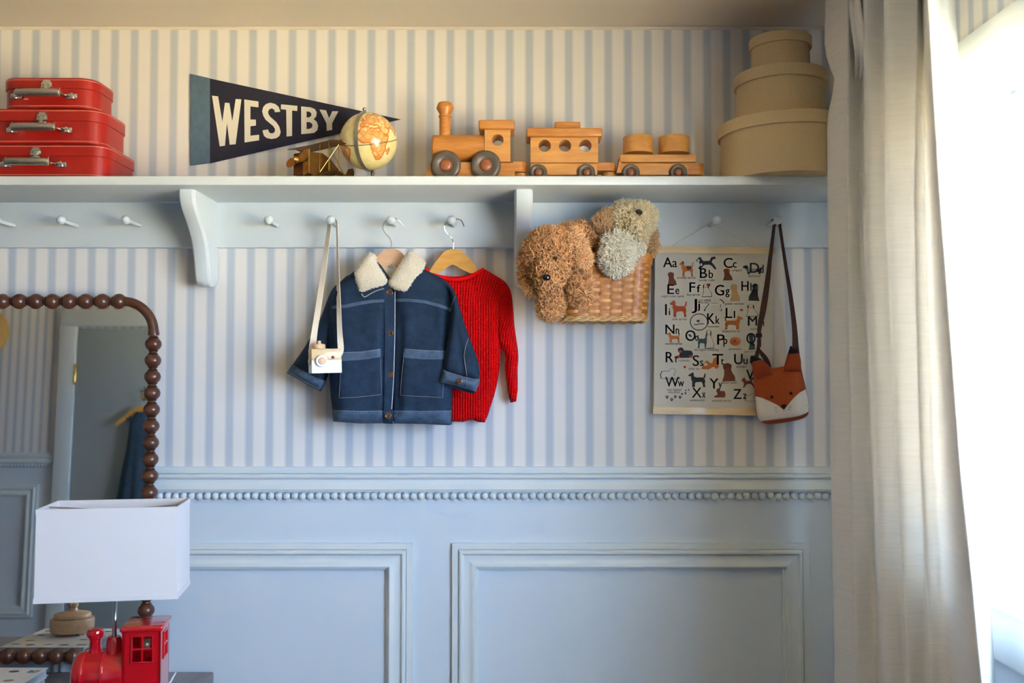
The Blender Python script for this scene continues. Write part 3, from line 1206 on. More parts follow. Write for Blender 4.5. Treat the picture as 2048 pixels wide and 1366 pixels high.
# ------------------------------------------------------------------ globe
gy = -.115
GC = P(737, 283, gy)
GR = 57.5 * (D_CAM + gy) / F_PX
globe = thing('desk_globe', 'small antique-look desk globe with brass meridian arm', 'globe', (GC.x, gy, SZ1))
AX = Vector((-.085, -.38, 1)).normalized()     # pole direction
k = NT('globe_map')
at = k.n('ShaderNodeAttribute'); at.attribute_name = 'map'
tc = k.n('ShaderNodeTexCoord')
nz = k.n('ShaderNodeTexNoise'); nz.inputs['Scale'].default_value = 60; nz.inputs['Detail'].default_value = 6
k.l(tc.outputs['Object'], nz.inputs[0])
vo = k.n('ShaderNodeTexVoronoi'); vo.feature = 'DISTANCE_TO_EDGE'; vo.inputs['Scale'].default_value = 95
k.l(tc.outputs['Object'], vo.inputs['Vector'])
vc = k.n('ShaderNodeTexVoronoi'); vc.inputs['Scale'].default_value = 95
k.l(tc.outputs['Object'], vc.inputs['Vector'])
sepc = k.n('ShaderNodeSeparateColor'); k.l(at.outputs['Color'], sepc.inputs[0])
land = k.ramp(vc.outputs['Color'], [(0.25, lin((224, 196, 128))), (0.5, lin((226, 150, 78))), (0.75, lin((214, 172, 96)))])
bord = k.math('LESS_THAN', vo.outputs['Distance'], 0.06)
land = k.mix(k.math('MULTIPLY', bord, .6), land, lin((204, 92, 34)))
sea = k.ramp(nz.outputs[0], [(0.3, lin((222, 202, 136))), (0.7, lin((236, 220, 164)))])
col = k.mix(sepc.outputs[0], sea, land)
col = k.mix(k.math('MULTIPLY', sepc.outputs[1], .9), col, lin((196, 110, 44)))
col = k.mix(sepc.outputs[2], col, lin((70, 58, 30)))
k.l(col, k.b.inputs['Base Color'])
k.b.inputs['Roughness'].default_value = 0.25
k.b.inputs['Coat Weight'].default_value = 0.3
GLOBEM = k.m
LANDS = [[(-17, 15), (-17, 21), (-10, 30), (-6, 35), (10, 37), (11, 33), (20, 31), (32, 31), (35, 27), (43, 12), (51, 12), (48, 4), (40, -5), (40, -15), (35, -20), (33, -26), (27, -34), (18, -34), (12, -17), (9, -1), (9, 4), (-8, 5)],
         [(-10, 36), (-9, 43), (-1, 44), (-5, 48), (2, 51), (8, 54), (8, 57), (11, 59), (5, 59), (5, 62), (15, 68), (25, 71), (40, 67), (60, 69), (75, 72), (100, 77), (140, 73), (180, 68), (178, 62), (160, 60), (156, 51), (140, 54), (128, 42), (121, 38), (121, 30), (110, 20), (106, 10), (100, 14), (98, 8), (95, 16), (88, 21), (80, 13), (77, 8), (72, 20), (67, 25), (57, 26), (50, 30), (56, 26), (59, 22), (52, 16), (44, 13), (35, 28), (35, 36), (27, 37), (22, 37), (19, 42), (16, 39), (8, 44), (3, 42), (-1, 37)],
         [(-80, 0), (-77, 8), (-60, 10), (-50, 0), (-35, -7), (-39, -18), (-48, -26), (-58, -38), (-68, -52), (-74, -50), (-71, -18), (-81, -5)],
         [(-10, 51), (-6, 58), (-2, 58), (2, 52), (-5, 50)], [(44, -24), (43, -16), (49, -12), (50, -16), (47, -25)],
         [(-165, 65), (-125, 70), (-80, 73), (-60, 52), (-75, 38), (-81, 26), (-97, 25), (-90, 16), (-105, 20), (-124, 40), (-130, 55)],
         [(-55, 60), (-22, 70), (-20, 80), (-60, 80)], [(114, -34), (114, -22), (130, -12), (142, -11), (153, -27), (148, -38)]]
g = G()
nlon, nlat = 220, 110
vs, lon, lat = [], [], []
vdir = Vector((GC.x, gy + D_CAM, GC.z - H_CAM)).normalized() * -1
e1 = (vdir - AX * vdir.dot(AX)).normalized()     # meridian that faces the camera
e2 = AX.cross(e1)
for j in range(nlat + 1):
    la = math.pi * (j / nlat - .5)
    for i in range(nlon):
        lo = 2 * math.pi * i / nlon
        vs.append(Vector(GC) + (e1 * math.cos(lo) * math.cos(la) + e2 * math.sin(lo) * math.cos(la) + AX * math.sin(la)) * GR)
        lon.append(math.degrees(lo)); lat.append(math.degrees(la))
fs = [(j * nlon + i, j * nlon + (i + 1) % nlon, (j + 1) * nlon + (i + 1) % nlon, (j + 1) * nlon + i) for j in range(nlat) for i in range(nlon)]
g.add(vs, fs)
ball = g.build('globe_ball', GLOBEM, globe, angle=3.2, fixn=False)
lon = (np.array(lon) + 6 + 180) % 360 - 180
lat = np.array(lat)
PP = np.stack([lon, lat], 1)
landm = np.zeros(len(lon)); shore = np.zeros(len(lon))
for pl in LANDS:
    ins = inside(PP, pl)
    landm[ins] = 1
    shore[edge_dist(PP, pl) < 1.6] = 1
eq = (np.abs(lat) < 1.0).astype(float)
ca = ball.data.color_attributes.new('map', 'FLOAT_COLOR', 'POINT')
ca.data.foreach_set('color', np.stack([landm, shore, eq, np.ones(len(lon))], 1).astype(np.float32).ravel())
# meridian arm: flat half ring on the near left side, pins, stem and foot
g = G()
arm_dir = (e1 * math.cos(math.radians(-24)) + e2 * math.sin(math.radians(-24))).normalized()
tang = AX.cross(arm_dir)
Lp, Rp = [], []
for a in np.linspace(-92, 92, 40):
    a = math.radians(a)
    c = Vector(GC) + (arm_dir * math.cos(a) + AX * math.sin(a)) * (GR + .0032)
    Lp.append(c - tang * .0043); Rp.append(c + tang * .0043)
g.strap(Lp, Rp, .0011)
g.build('meridian_arm', STEELM, globe, label='brushed metal meridian arm')
for sg in (1, -1):
    g = G(); g.lathe([(.0045, GR - .001), (.0030, GR + .003), (.0042, GR + .005), (.0046, GR + .008), (.003, GR + .0105), (0, GR + .011)], 12, axis_matrix(GC, AX * sg))
    g.build('pivot_nut', CHROME, globe)
bot = Vector(GC) - AX * (GR + .004)
foot = Vector((bot.x, bot.y, SZ1))
g = G(); g.tube([foot + Vector((0, 0, .006)), Vector((foot.x, foot.y, bot.z - .001)), bot + Vector((0, 0, .001))], [.0038, .0038, .0034], 12)
g.build('stem', BRASS, globe)
g = G(); g.lathe([(.034, 0), (.0345, .002), (.033, .0045), (.012, .0075), (.005, .0095), (.004, .012)], 28, Matrix.Translation(foot))
g.build('foot', STEELM, globe)

# ------------------------------------------------------------------ wooden train
TY = -.135           # centre line of the train


def wheel(parent, px, py, r_px, hub_px, y, th=.010):
    c = P(px, py, y)
    r = r_px * (D_CAM + y) / F_PX
    rb = hub_px * (D_CAM + y) / F_PX
    g = G()
    M = axis_matrix(c, (0, 1, 0))
    g.lathe([(rb, .001), (rb + (r - rb) * .12, -.0004), (rb + (r - rb) * .45, -.0025), (rb + (r - rb) * .75, -.0022), (r * .97, .0008), (r, .003), (r, th - .002), (r * .97, th), (0, th)], 36, M)
    w = g.build('wheel', WHEELM, parent)
    g = G()
    g.lathe([(rb, .004), (rb, .0008), (rb * .9, -.0018), (rb * .6, -.0036), (0, -.0042)], 20, M)
    g.build('hub_cap', HUBM, w)
    return c, r


def car(label):
    return thing('wooden_train_car', label, 'toy train')


def pbox(x0, y0, x1, y1, ya, yb, bev=.002, hole=None, m=0):
    """Block given by its photo outline on its near face (depth ya) running back to yb."""
    a, b = P(x0, y0, ya), P(x1, y1, ya)
    g = G()
    g.box((min(a.x, b.x), ya, min(a.z, b.z)), (max(a.x, b.x), yb, max(a.z, b.z)), bev, m, 3)
    return g


def holed_block(x0, y0, x1, y1, ya, yb, holes):
    """Block with round holes drilled right through."""
    a, b = P(x0, y1, ya), P(x1, y0, ya)
    pl = [(a.x, a.z), (b.x, a.z), (b.x, b.z), (a.x, b.z)]
    hs = []
    for hx, hy, hr in holes:
        c = P(hx, hy, ya)
        r = hr * (D_CAM + ya) / F_PX
        hs.append([(c.x + r * math.cos(t), c.z + r * math.sin(t)) for t in np.linspace(0, 2 * math.pi, 28, endpoint=False)])
    g = G()
    g.prism(pl, lambda p, q: (p[0], yb if q else ya, p[1]), hs)
    return g


def slab_round(x0, y0, x1, y1, yc, halfw, r_end):
    """Chassis plank with a rounded right-hand end, seen from the front."""
    a, b = P(x0, y1, yc - halfw), P(x1, y0, yc - halfw)
    pl = [(a.x, -halfw), (b.x - halfw * r_end, -halfw)]
    pl += [(b.x - halfw * r_end + halfw * r_end * math.sin(t), -halfw * math.cos(t)) for t in np.linspace(0, math.pi, 14)[1:-1]]
    pl += [(b.x - halfw * r_end, halfw), (a.x, halfw)]
    g = G()
    g.prism(pl, lambda p, q: (p[0], yc + p[1], a.z if q else b.z))
    return g


def disc(cx, y0, y1, r, yc):
    a, b = P(cx, y1, yc - r), P(cx, y0, yc - r)
    g = G()
    g.lathe([(r - .001, 0), (r, .001), (r, b.z - a.z - .001), (r - .001, b.z - a.z)], 28, Matrix.Translation((a.x, yc, a.z)))
    return g


ya, yb = TY - .030, TY + .030
s1 = SZ1
# locomotive
loco = thing('toy_locomotive', 'honey coloured wooden toy locomotive with tall funnel, front of the train on the shelf', 'toy train', (P(930, 340, TY).x, TY, s1), 'wooden toy train on the shelf')
a = P(845, 352, ya); b = P(1054, 324, ya)
g = G()
zt_ = b.z
g.prism([(P(845, 352, ya).x, s1 + .004), (P(1030, 352, ya).x, s1 + .004), (P(1030, 352, ya).x, zt_), (P(860, 325, ya).x, zt_)], lambda p, q: (p[0], yb - .008 if q else ya + .008, p[1]))
g.build('chassis', MAPLE, loco, smooth=False)
g = slab_round(1026, 323, 1054, 343, TY, .021, .8)
g.build('coupling_tongue', MAPLE, loco)
g = G()
c0, c1 = P(865, 297, TY), P(969, 297, TY)
r = 26.5 * (D_CAM + TY) / F_PX
g.lathe([(r - .003, 0), (r, .003), (r, c1.x - c0.x)], 40, axis_matrix((c0.x, TY, c0.z), (1, 0, 0)))
g.build('boiler', MAPLE, loco)
g = G()
f0 = P(890, 273, TY); sc_ = (D_CAM + TY) / F_PX
g.lathe([(11.5 * sc_, -.006), (11.5 * sc_, 38 * sc_), (13.0 * sc_, 39 * sc_), (13.2 * sc_, 40.5 * sc_), (13.0 * sc_, 42 * sc_), (11.0 * sc_, 43 * sc_), (11.5 * sc_, 46 * sc_), (17.2 * sc_, 56 * sc_), (17.4 * sc_, 58 * sc_), (14.5 * sc_, 66.5 * sc_), (13 * sc_, 68.2 * sc_), (0, 68.6 * sc_)], 32, Matrix.Translation(f0))
g.build('funnel', MAPLE, loco)
holed_block(969, 250, 1021, 323, ya + .002, yb - .002, [(995.5, 280, 11.8)]).build('cab', MAPLE2, loco, angle=0.5)
pbox(957, 239, 1029, 258, ya - .005, yb + .005, .004).build('cab_roof', MAPLE, loco)
wheel(loco, 891.5, 330, 30.5, 12.8, ya - .005)
wheel(loco, 971.5, 330, 30.5, 12.8, ya - .005)
disc(1042, 345, 353, .016, TY).build('coupling_disc', MAPLE2, loco)
# passenger wagon
wag = thing('toy_wagon', 'wooden toy train wagon with three round windows, middle of the train', 'toy train', (P(1130, 340, TY).x, TY, s1), 'wooden toy train on the shelf')
holed_block(1061, 270, 1196, 325, ya + .002, yb - .002, [(1089.5, 291.5, 12.3), (1130, 291.5, 12.3), (1171, 291.5, 12.3)]).build('wagon_body', MAPLE2, wag, angle=0.5)
pbox(1053, 255, 1205, 273, ya - .006, yb + .006, .004).build('wagon_roof', MAPLE, wag)
pbox(1109.5, 243, 1161, 257, TY - .014, TY + .014, .003).build('roof_box', MAPLE, wag)
pbox(1061, 326, 1195, 350, ya + .004, yb - .004, .002).build('chassis', MAPLE2, wag)
slab_round(1190, 325, 1233, 341, TY, .021, .8).build('coupling_tongue', MAPLE, wag)
wheel(wag, 1077, 345, 18, 8.2, ya - .003)
wheel(wag, 1173, 345, 18, 8.2, ya - .003)
disc(1219, 343, 353, .016, TY).build('coupling_disc', MAPLE2, wag)
# flat wagon with two drums
fl = thing('toy_flat_wagon', 'wooden toy flat wagon carrying two drums, last of the train', 'toy train', (P(1320, 340, TY).x, TY, s1), 'wooden toy train on the shelf')
pbox(1240, 308, 1393, 324, ya + .001, yb - .001, .003).build('load_board', MAPLE2, fl)
pbox(1243, 326, 1378, 350, ya + .004, yb - .004, .002).build('chassis', MAPLE2, fl)
slab_round(1370, 326, 1411, 349, TY, .021, .8).build('coupling_tongue', MAPLE, fl)
g = G()
q0, q1 = P(1240, 308, ya).z, P(1240, 324, ya).z
q2 = P(1240, 345, ya).z
g.prism([(P(1240, 310, ya).x + .002, q0), (P(1246, 310, ya).x, q2), (P(1234, 345, ya).x, q2)], lambda p, q: (p[0], yb - .004 if q else ya + .004, p[1]))
g.build('sloped_end', MAPLE, fl, smooth=False)
for x0, x1 in ((1245.5, 1307), (1316.5, 1379)):
    g = G()
    c = P((x0 + x1) / 2, 308, TY)
    r = (x1 - x0) / 2 * sc_
    h = P(0, 267, TY - r).z - c.z
    g.lathe([(r, -.001), (r, h - .002), (r - .0006, h - .0006), (r - .002, h), (0, h)], 40, Matrix.Translation(c))
    g.build('drum', MAPLE2, fl)
wheel(fl, 1262, 345, 18, 8.2, ya - .003)
wheel(fl, 1357, 345, 18, 8.2, ya - .003)

# ------------------------------------------------------------------ hat boxes
hcx, hcy = P(1566, 300, -.140).x, -.140
hz = [SZ1, P(1580, 216, hcy - .142).z, P(1564, 123, hcy - .10).z, P(1568, 57, hcy - .068).z]
for lab, i, wpx, lidpx in (('largest burlap hat box, bottom of the round box stack', 0, 264, 27), ('middle burlap hat box of the round box stack', 1, 186, 25), ('smallest burlap hat box, topmost of the round box stack', 2, 124.5, 22)):
    r = wpx / 2 * (D_CAM + hcy) / F_PX * .985
    cx = hcx - (.004 if i else 0)
    if i == 0:
        cx = hcx + .002
    z0_, z1_ = hz[i], hz[i + 1]
    lh = lidpx * (D_CAM + hcy - r) / F_PX
    t = thing('hat_box', lab, 'hat box', (cx, hcy, z0_), 'stacked burlap hat boxes')
    M = Matrix.Translation((cx, hcy, z0_))
    g = G()
    g.lathe([(0, .0), (r - .006, .0), (r - .005, .0015), (r - .005, z1_ - z0_ - lh + .01)], 72, M)
    g.build('box_body', BURLAP, t)
    g = G()
    h = z1_ - z0_
    g.lathe([(r - .0045, h - lh), (r, h - lh), (r + .0003, h - lh + .001), (r + .0003, h - .0025), (r - .0015, h - .0004), (r - .005, h), (0, h)], 72, M)
    g.build('lid', BURLAP, t)

# ------------------------------------------------------------------ hanging things: materials
def denim(name, a, b):
    k = NT(name)
    tc = k.n('ShaderNodeTexCoord')
    nz = k.n('ShaderNodeTexNoise'); nz.inputs['Scale'].default_value = 38; nz.inputs['Detail'].default_value = 8; nz.inputs['Roughness'].default_value = .7
    k.l(tc.outputs['Object'], nz.inputs[0])
    mp = k.n('ShaderNodeMapping'); mp.inputs['Rotation'].default_value = (0, math.radians(30), 0); mp.inputs['Scale'].default_value = (1700, 300, 250)
    k.l(tc.outputs['Object'], mp.inputs[0])
    tw = k.n('ShaderNodeTexNoise'); tw.inputs['Scale'].default_value = 1
    k.l(mp.outputs[0], tw.inputs[0])
    c = k.ramp(nz.outputs[0], [(0.32, lin(a)), (0.72, lin(b))])
    c = k.mix(k.math('MULTIPLY', tw.outputs[0], .32), c, lin(tuple(min(255, v + 40) for v in b)))
    k.l(c, k.b.inputs['Base Color'])
    k.b.inputs['Roughness'].default_value = 0.9
    k.b.inputs['Specular IOR Level'].default_value = .2
    k.bump(tw.outputs[0], 0.25, 0.0008)
    return k.m


DENIM = denim('indigo_denim', (12, 22, 36), (31, 50, 74))
DENIM_L = denim('faded_denim', (30, 46, 66), (82, 102, 124))
THREAD = mat('grey_thread', (142, 140, 138), 0.8)
THREADB = mat('dim_blue_thread', (84, 96, 116), 0.8)
SHERPA = mat('cream_sherpa', (232, 219, 192), 1.0, var=0.05, vscale=80, bump=0.8, bscale=260, bdist=0.004, sheen=0.3)
TORTOISE = mat('tortoiseshell', (92, 56, 30), 0.25, var=0.6, vscale=180)
HANGER1 = woodmat('pinkish_beech', (218, 178, 140), (204, 160, 122))
HANGER2 = woodmat('golden_beech', (222, 166, 82), (206, 146, 62))
COTTON = mat('natural_cotton_strap', (226, 212, 190), 0.9, bump=0.15, bscale=900)

k = NT('red_rib_knit')
uv = k.n('ShaderNodeUVMap')
sp_ = k.n('ShaderNodeSeparateXYZ'); k.l(uv.outputs[0], sp_.inputs[0])
rib = k.math('SINE', k.math('MULTIPLY', sp_.outputs[0], 2 * math.pi / .052))
st_ = k.math('SINE', k.math('ADD', k.math('MULTIPLY', sp_.outputs[1], 2 * math.pi / .030), k.math('MULTIPLY', k.math('ABSOLUTE', rib), 1.4)))
hgt = k.math('ADD', k.math('MULTIPLY', rib, .7), k.math('MULTIPLY', st_, .35))
k.l(k.ramp(k.math('MULTIPLY', k.math('ADD', hgt, 1.1), .45), [(0.0, lin((150, 2, 4))), (0.55, lin((244, 8, 12)))]), k.b.inputs['Base Color'])
k.b.inputs['Roughness'].default_value = 0.85
k.b.inputs['Specular IOR Level'].default_value = .12
k.bump(hgt, 0.8, 0.0022)
KNIT = k.m


def thread(pts, y, parent, m=None, r=.00045, name='stitching', n=4, fy=None):
    """A row of sewing thread following photo points at depth y."""
    g = G()
    c = catmull(pts, n) if len(pts) > 2 else [np.array(p, float) for p in pts]
    g.tube([P(p[0], p[1], fy(p[0], p[1]) if fy else y) for p in c], r, 5)
    return g.build(name, m or THREAD, parent)


# ------------------------------------------------------------------ coat hangers
def hanger(label, y, outline, hook, mt, neck):
    t = thing('clothes_hanger', label, 'hanger', P(neck[0], neck[1], y))
    pl = resample([tuple(p) for p in catmull(outline, 6, True)], 3)
    g = G()
    g.prism(pl, lambda p, q: P(p[0], p[1], y - .006 + .012 * q))
    g.build('hanger_arms', mt, t, angle=0.6)
    g = G()
    g.tube([Vector(p) for p in catmull(hook, 6)], .0013, 8)
    g.build('hook', CHROME, t, label='bent wire hook')
    return t


hy = -.080
zp = PEGZ + .0068
px_ = PEGX[6 - 0]   # 782
pegx = {a: P(a, 440, -.095).x for a in (661, 782, 903, 1189, 1312, 1434, 1556)}


def hook_pts(cx, plist, y0, dy):
    return [P(a, b, y) for a, b, y in plist]


H1 = hanger('pinkish beech clothes hanger inside the denim jacket', -.080,
            [(783, 497), (770, 500), (758, 510), (748, 524), (735, 540), (706, 565), (690, 582), (698, 588), (724, 570), (752, 549), (768, 538), (783.5, 529), (797, 538), (818, 551), (848, 575), (872, 592), (880, 586), (862, 566), (828, 540), (815, 522), (806, 508), (796, 500)],
            [P(783.5, 499, -.080), P(782.5, 484, -.080), P(779, 475, -.080), P(771, 467, -.080), P(766, 457, -.080), P(767, 448, -.078), P(773, 440.5, -.074), Vector((pegx[782], -.066, zp + .001)), P(792, 437.5, -.056), P(800, 443, -.050), P(808, 453, -.046)], HANGER1, (783, 498))
H2 = hanger('golden beech clothes hanger inside the red sweater', -.046,
            [(906, 498), (891, 502), (880, 513), (868, 529), (860, 541), (856, 548), (864, 553), (874, 547), (890, 538), (905.5, 529.5), (920, 537), (933, 543), (941, 546), (948, 545), (954, 540), (952, 533), (944, 522), (928, 506), (918, 500)],
            [P(906.5, 500, -.046), P(906.5, 485, -.048), P(903, 476, -.054), P(895, 468, -.057), P(889, 458, -.061), P(890, 449, -.062), P(896, 441.5, -.060), Vector((pegx[903], -.056, zp + .001)), P(916, 438.5, -.048), P(923, 442, -.043), P(928, 453, -.038)], HANGER2, (906, 499))

# ------------------------------------------------------------------ red sweater
sw = thing('knit_sweater', 'bright red ribbed knit sweater hanging behind the denim jacket', 'sweater', P(930, 560, -.05))


def uvbody(x, y):
    # ribs fan out from the neck over the shoulders
    t = max(0, min(1, (600 - y) / 60))
    return ((x + (x - 912) * -.25 * t) / 100, y / 100)


def uvsl(x, y):
    # sleeve ribs run down the sleeve: direction turns from shoulder slope to vertical
    t = max(0, min(1, (y - 590) / 130))
    u0 = (x - 1012) + (y - 590) * .08
    a = math.radians(46) * (1 - t)
    x2, y2 = x - 1012, y - 660
    u1 = x2 * math.cos(a) + y2 * math.sin(a)
    return ((u0 * t + u1 * (1 - t)) / 100, y / 100)


wr1 = wrinkle(60, .004, 2.2, 1.6, .5)
body = [(852, 535), (860, 541), (870, 547), (880, 552), (891, 555), (907, 557), (923, 556.5), (936, 553), (947, 548), (958, 541), (967, 537), (983, 546), (1000, 557), (1008, 575), (1004, 620), (1002, 660), (1001, 700), (1000, 735), (994, 770), (986, 800), (979, 820), (975, 834), (968, 845), (956, 843), (944, 838), (926, 843), (904, 842), (870, 842), (848, 838), (846, 800), (842, 700), (840, 600), (836, 560), (842, 546)]
puff(body, -.030, .024, 26, 5, lambda x, y: wr1(x, y) + .004 * math.exp(-((x - 985 + (y - 700) * .06) / 9) ** 2) * (y > 690), .4, 1, uvbody).build('body', KNIT, sw, angle=3.2)
slv = [(985, 548), (1000, 556), (1010, 563), (1019, 575), (1024, 592), (1027, 625), (1029, 653), (1033, 680), (1036, 700), (1037, 716), (1035, 740), (1036, 772), (1033, 790), (1032, 803), (1021, 805), (1018, 795), (1016, 786), (1011, 751), (1009, 730), (1012, 715), (1006, 699), (998, 692), (992, 660), (990, 600)]
puff(slv, -.028, .024, 15, 4.5, wrinkle(30, .004, 9.1, .7, .9), .5, 1, uvsl).build('sleeve', KNIT, sw, angle=3.2)
slh = [(850, 548), (842, 560), (832, 600), (824, 660), (816, 720), (812, 770), (822, 774), (836, 720), (846, 660), (856, 600)]
puff(slh, -.028, .018, 12, 6, None, .4, 1, uvsl).build('sleeve', KNIT, sw, angle=3.2)
# neckband (front edge and the back of the collar seen inside)
g = G()
nb = catmull([(851, 536), (862, 544), (875, 551), (891, 555.5), (907, 557.5), (923, 557), (938, 553), (950, 547), (960, 541), (968, 537)], 5)
g.tube([P(p[0], p[1] + 1.5, -.055 + .012 * abs((p[0] - 910) / 60) ** 2) for p in nb], .0042, 8)
g.build('neckband', KNIT, sw)
g = G()
nb = catmull([(851, 536), (866, 545), (885, 551), (908, 553), (930, 551), (952, 544), (968, 537)], 5)
a = [P(p[0], p[1], -.032) for p in nb]; b = [P(p[0], p[1] + 10, -.030) for p in nb]
g.strap(a, b, .003)
g.build('collar_back', KNIT, sw)
# ribbed hem and cuff, pulled in
hem = [(904, 826), (926, 827), (945, 824), (962, 822), (975, 826), (970, 845), (958, 844.5), (944, 839), (926, 844), (904, 843), (870, 843), (848, 839), (848, 826), (870, 827)]
puff(hem, -.033, .022, 10, 4, None, .3, 0, uvbody).build('hem_band', KNIT, sw, angle=3.2)
cuf = [(1016, 783), (1026, 780), (1036, 777), (1032.5, 803), (1021, 805.5)]
puff(cuf, -.030, .021, 8, 3, None, .4, 0, uvsl).build('cuff', KNIT, sw, angle=3.2)

# ------------------------------------------------------------------ denim jacket
jk = thing('denim_jacket', 'dark blue denim jacket with cream sherpa collar on a wooden hanger', 'jacket', P(783, 540, -.07))
JB = -.085


def jbase(x, y):
    return JB - .010 * max(0, min(1, (y - 560) / 200))


wj = wrinkle(70, .0045, 4.4, 1.2, .5)
wj2 = wrinkle(22, .0012, 7.1)


def jw(x, y):
    w = wj(x, y) + wj2(x, y)
    # soft vertical fold lines from the chest seams, and the sagging between placket and pockets
    w += .005 * math.exp(-((x - 884 - (y - 640) * .04) / 11) ** 2) * (600 < y < 760)
    w -= .012 * math.exp(-((x - 896 + (y - 640) * .02) / 9) ** 2) * max(0, min(1, (y - 590) / 40)) * max(0, min(1, (800 - y) / 40))
    w -= .008 * math.exp(-((x - 800 + (y - 640) * .03) / 7) ** 2) * max(0, min(1, (y - 600) / 60))
    w -= .006 * math.exp(-((x - 764) / 5) ** 2) * max(0, min(1, (y - 600) / 60))
    w += .003 * math.exp(-((y - 826) / 6) ** 2)
    return w


jl = [(737, 512), (722, 528), (712, 540), (690, 556), (672, 570), (664, 586), (658, 620), (657, 680), (658, 740), (661, 790), (664, 815), (665.5, 842), (700, 845.5), (740, 847), (776, 846.5), (787, 846), (787, 800), (788, 700), (788.5, 620), (788, 580), (783, 560), (774, 548), (758, 524)]
jr = [(783, 575), (786, 620), (785, 700), (783, 800), (781, 846), (810, 847), (850, 848), (880, 850), (902, 850), (903, 842), (904, 800), (906, 740), (908, 680), (912, 630), (916, 600), (911, 586), (900, 568), (880, 554), (852, 540), (830, 528), (818, 520), (806, 530), (795, 548)]
T_ = .034
ol = puff(jl, JB, T_, 34, 5, jw, .3, 1, base=jbase)
o1 = ol.build('front_panel', DENIM, jk, angle=3.2)
o2 = puff(jr, JB + .003, T_, 34, 5, jw, .3, 1, base=lambda x, y: jbase(x, y) + .003).build('front_panel', DENIM, jk, angle=3.2)
# back of the jacket (lower right corner turns, showing the inside)
bkp = [(700, 545), (672, 572), (664, 640), (666, 838), (780, 842), (880, 848), (902, 851), (904, 845), (906, 640), (900, 572), (870, 545)]
puff(bkp, JB + .022, .010, 20, 10, None, .5, 1).build('back_panel', DENIM, jk, angle=3.2)
jpl = np.array([p for p in jl]); jpr = np.array([p for p in jr])
_l = resample(smooth_poly(jl, 1), 5); _r = resample(smooth_poly(jr, 1), 5)


def jy(x, y, right):
    """Depth of the jacket's front surface at a photo point."""
    pl = _r if right else _l
    d = edge_dist(np.array([[x, y]], float), pl)[0] if inside(np.array([[x, y]], float), pl)[0] else 0
    t = min(1, d / 34)
    h = T_ * math.sqrt(1 - (1 - t) ** 2)
    return jbase(x, y) + (.003 if right else 0) - h - jw(x, y) * min(1, t * 1.6)


def jyl(x, y): return min(jy(x, y, False), jy(x, y, True)) if x > 780 else jy(x, y, False)
def jyr(x, y): return jy(x, y, True)


def patch(poly, fy, lift, name, m, parent, step=5, lab=None, soft=0):
    """Cloth patch sewn onto the jacket: follows its surface, lifted a little, with a thin edge."""
    pl = resample(smooth_poly(poly, soft) if soft else poly, step)
    pa = np.array(pl)
    lo, hi = pa.min(0), pa.max(0)
    pts = np.array([(x, y) for x in np.arange(lo[0], hi[0], step) for y in np.arange(lo[1], hi[1], step)])
    pts = pts[inside(pts, pl)]
    if len(pts):
        pts = pts[edge_dist(pts, pl) > step * .5]
    nb = len(pl)
    vs, es, fs, _, _, _ = delaunay_2d_cdt([Vector(p) for p in pl] + [Vector(p) for p in pts], [(i, (i + 1) % nb) for i in range(nb)], [], 1, 1e-4)
    g = G()
    n = len(vs)
    front = [P(v[0], v[1], fy(v[0], v[1]) - lift) for v in vs]
    bk = [P(v[0], v[1], fy(v[0], v[1]) + .003) for v in vs]
    tri = [tuple(f) for f in fs]
    g.add(front + bk, tri + [tuple(i + n for i in reversed(f)) for f in tri])
    cnt = {}
    for f in tri:
        for i in range(len(f)):
            e = (f[i], f[(i + 1) % len(f)])
            cnt.setdefault(tuple(sorted(e)), []).append(e)
    for l in cnt.values():
        if len(l) == 1:
            a, b = l[0]
            g.f.append((b, a, a + n, b + n)); g.mi.append(0)
    return g.build(name, m, parent, angle=0.9, label=lab)


# placket strip, waistband, pockets
patch([(768, 590), (790, 582), (789.5, 680), (787, 751), (783.5, 820), (768, 820), (769, 740), (770, 660)], jyl, .0022, 'placket', DENIM, jk)
patch([(665, 820), (720, 822), (766, 821), (767, 846.5), (720, 847), (666, 843)], jyl, .0022, 'waistband', DENIM_L, jk)
patch([(787, 821), (845, 822), (903, 821), (902, 849), (880, 849.5), (845, 848), (787, 847)], jyr, .0022, 'waistband', DENIM_L, jk)
patch([(766, 816), (787, 820), (786.5, 848), (767, 847)], jyl, .0048, 'waist_tab', DENIM, jk)
patch([(684, 704), (722, 703), (761, 697.5), (763, 745), (764.5, 790), (720, 795), (677, 797.5), (681, 750)], jyl, .0026, 'pocket', DENIM, jk)
patch([(808, 697.5), (850, 700), (892, 701.5), (889, 750), (886, 796), (840, 794), (799, 791.5), (803, 745)], jyr, .0026, 'pocket', DENIM, jk)
patch([(684, 704), (722, 703), (761, 697.5), (762, 714.5), (722, 720), (683, 722)], jyl, .0046, 'pocket_band', DENIM_L, jk)
patch([(808, 697.5), (850, 700), (892, 701.5), (891, 719), (850, 719), (806, 715.5)], jyr, .0046, 'pocket_band', DENIM_L, jk)
patch([(664, 612), (690, 609.5), (722, 602.5), (748, 599.5), (770, 598.5), (770, 604), (748, 605.5), (722, 609.5), (690, 616), (664, 618)], jyl, .0018, 'yoke_seam', DENIM_L, jk)
patch([(790, 597.5), (820, 597.5), (850, 600.5), (880, 608), (903, 617), (902, 623), (880, 615), (850, 607), (820, 603.5), (790, 603.5)], jyr, .0018, 'yoke_seam', DENIM_L, jk)


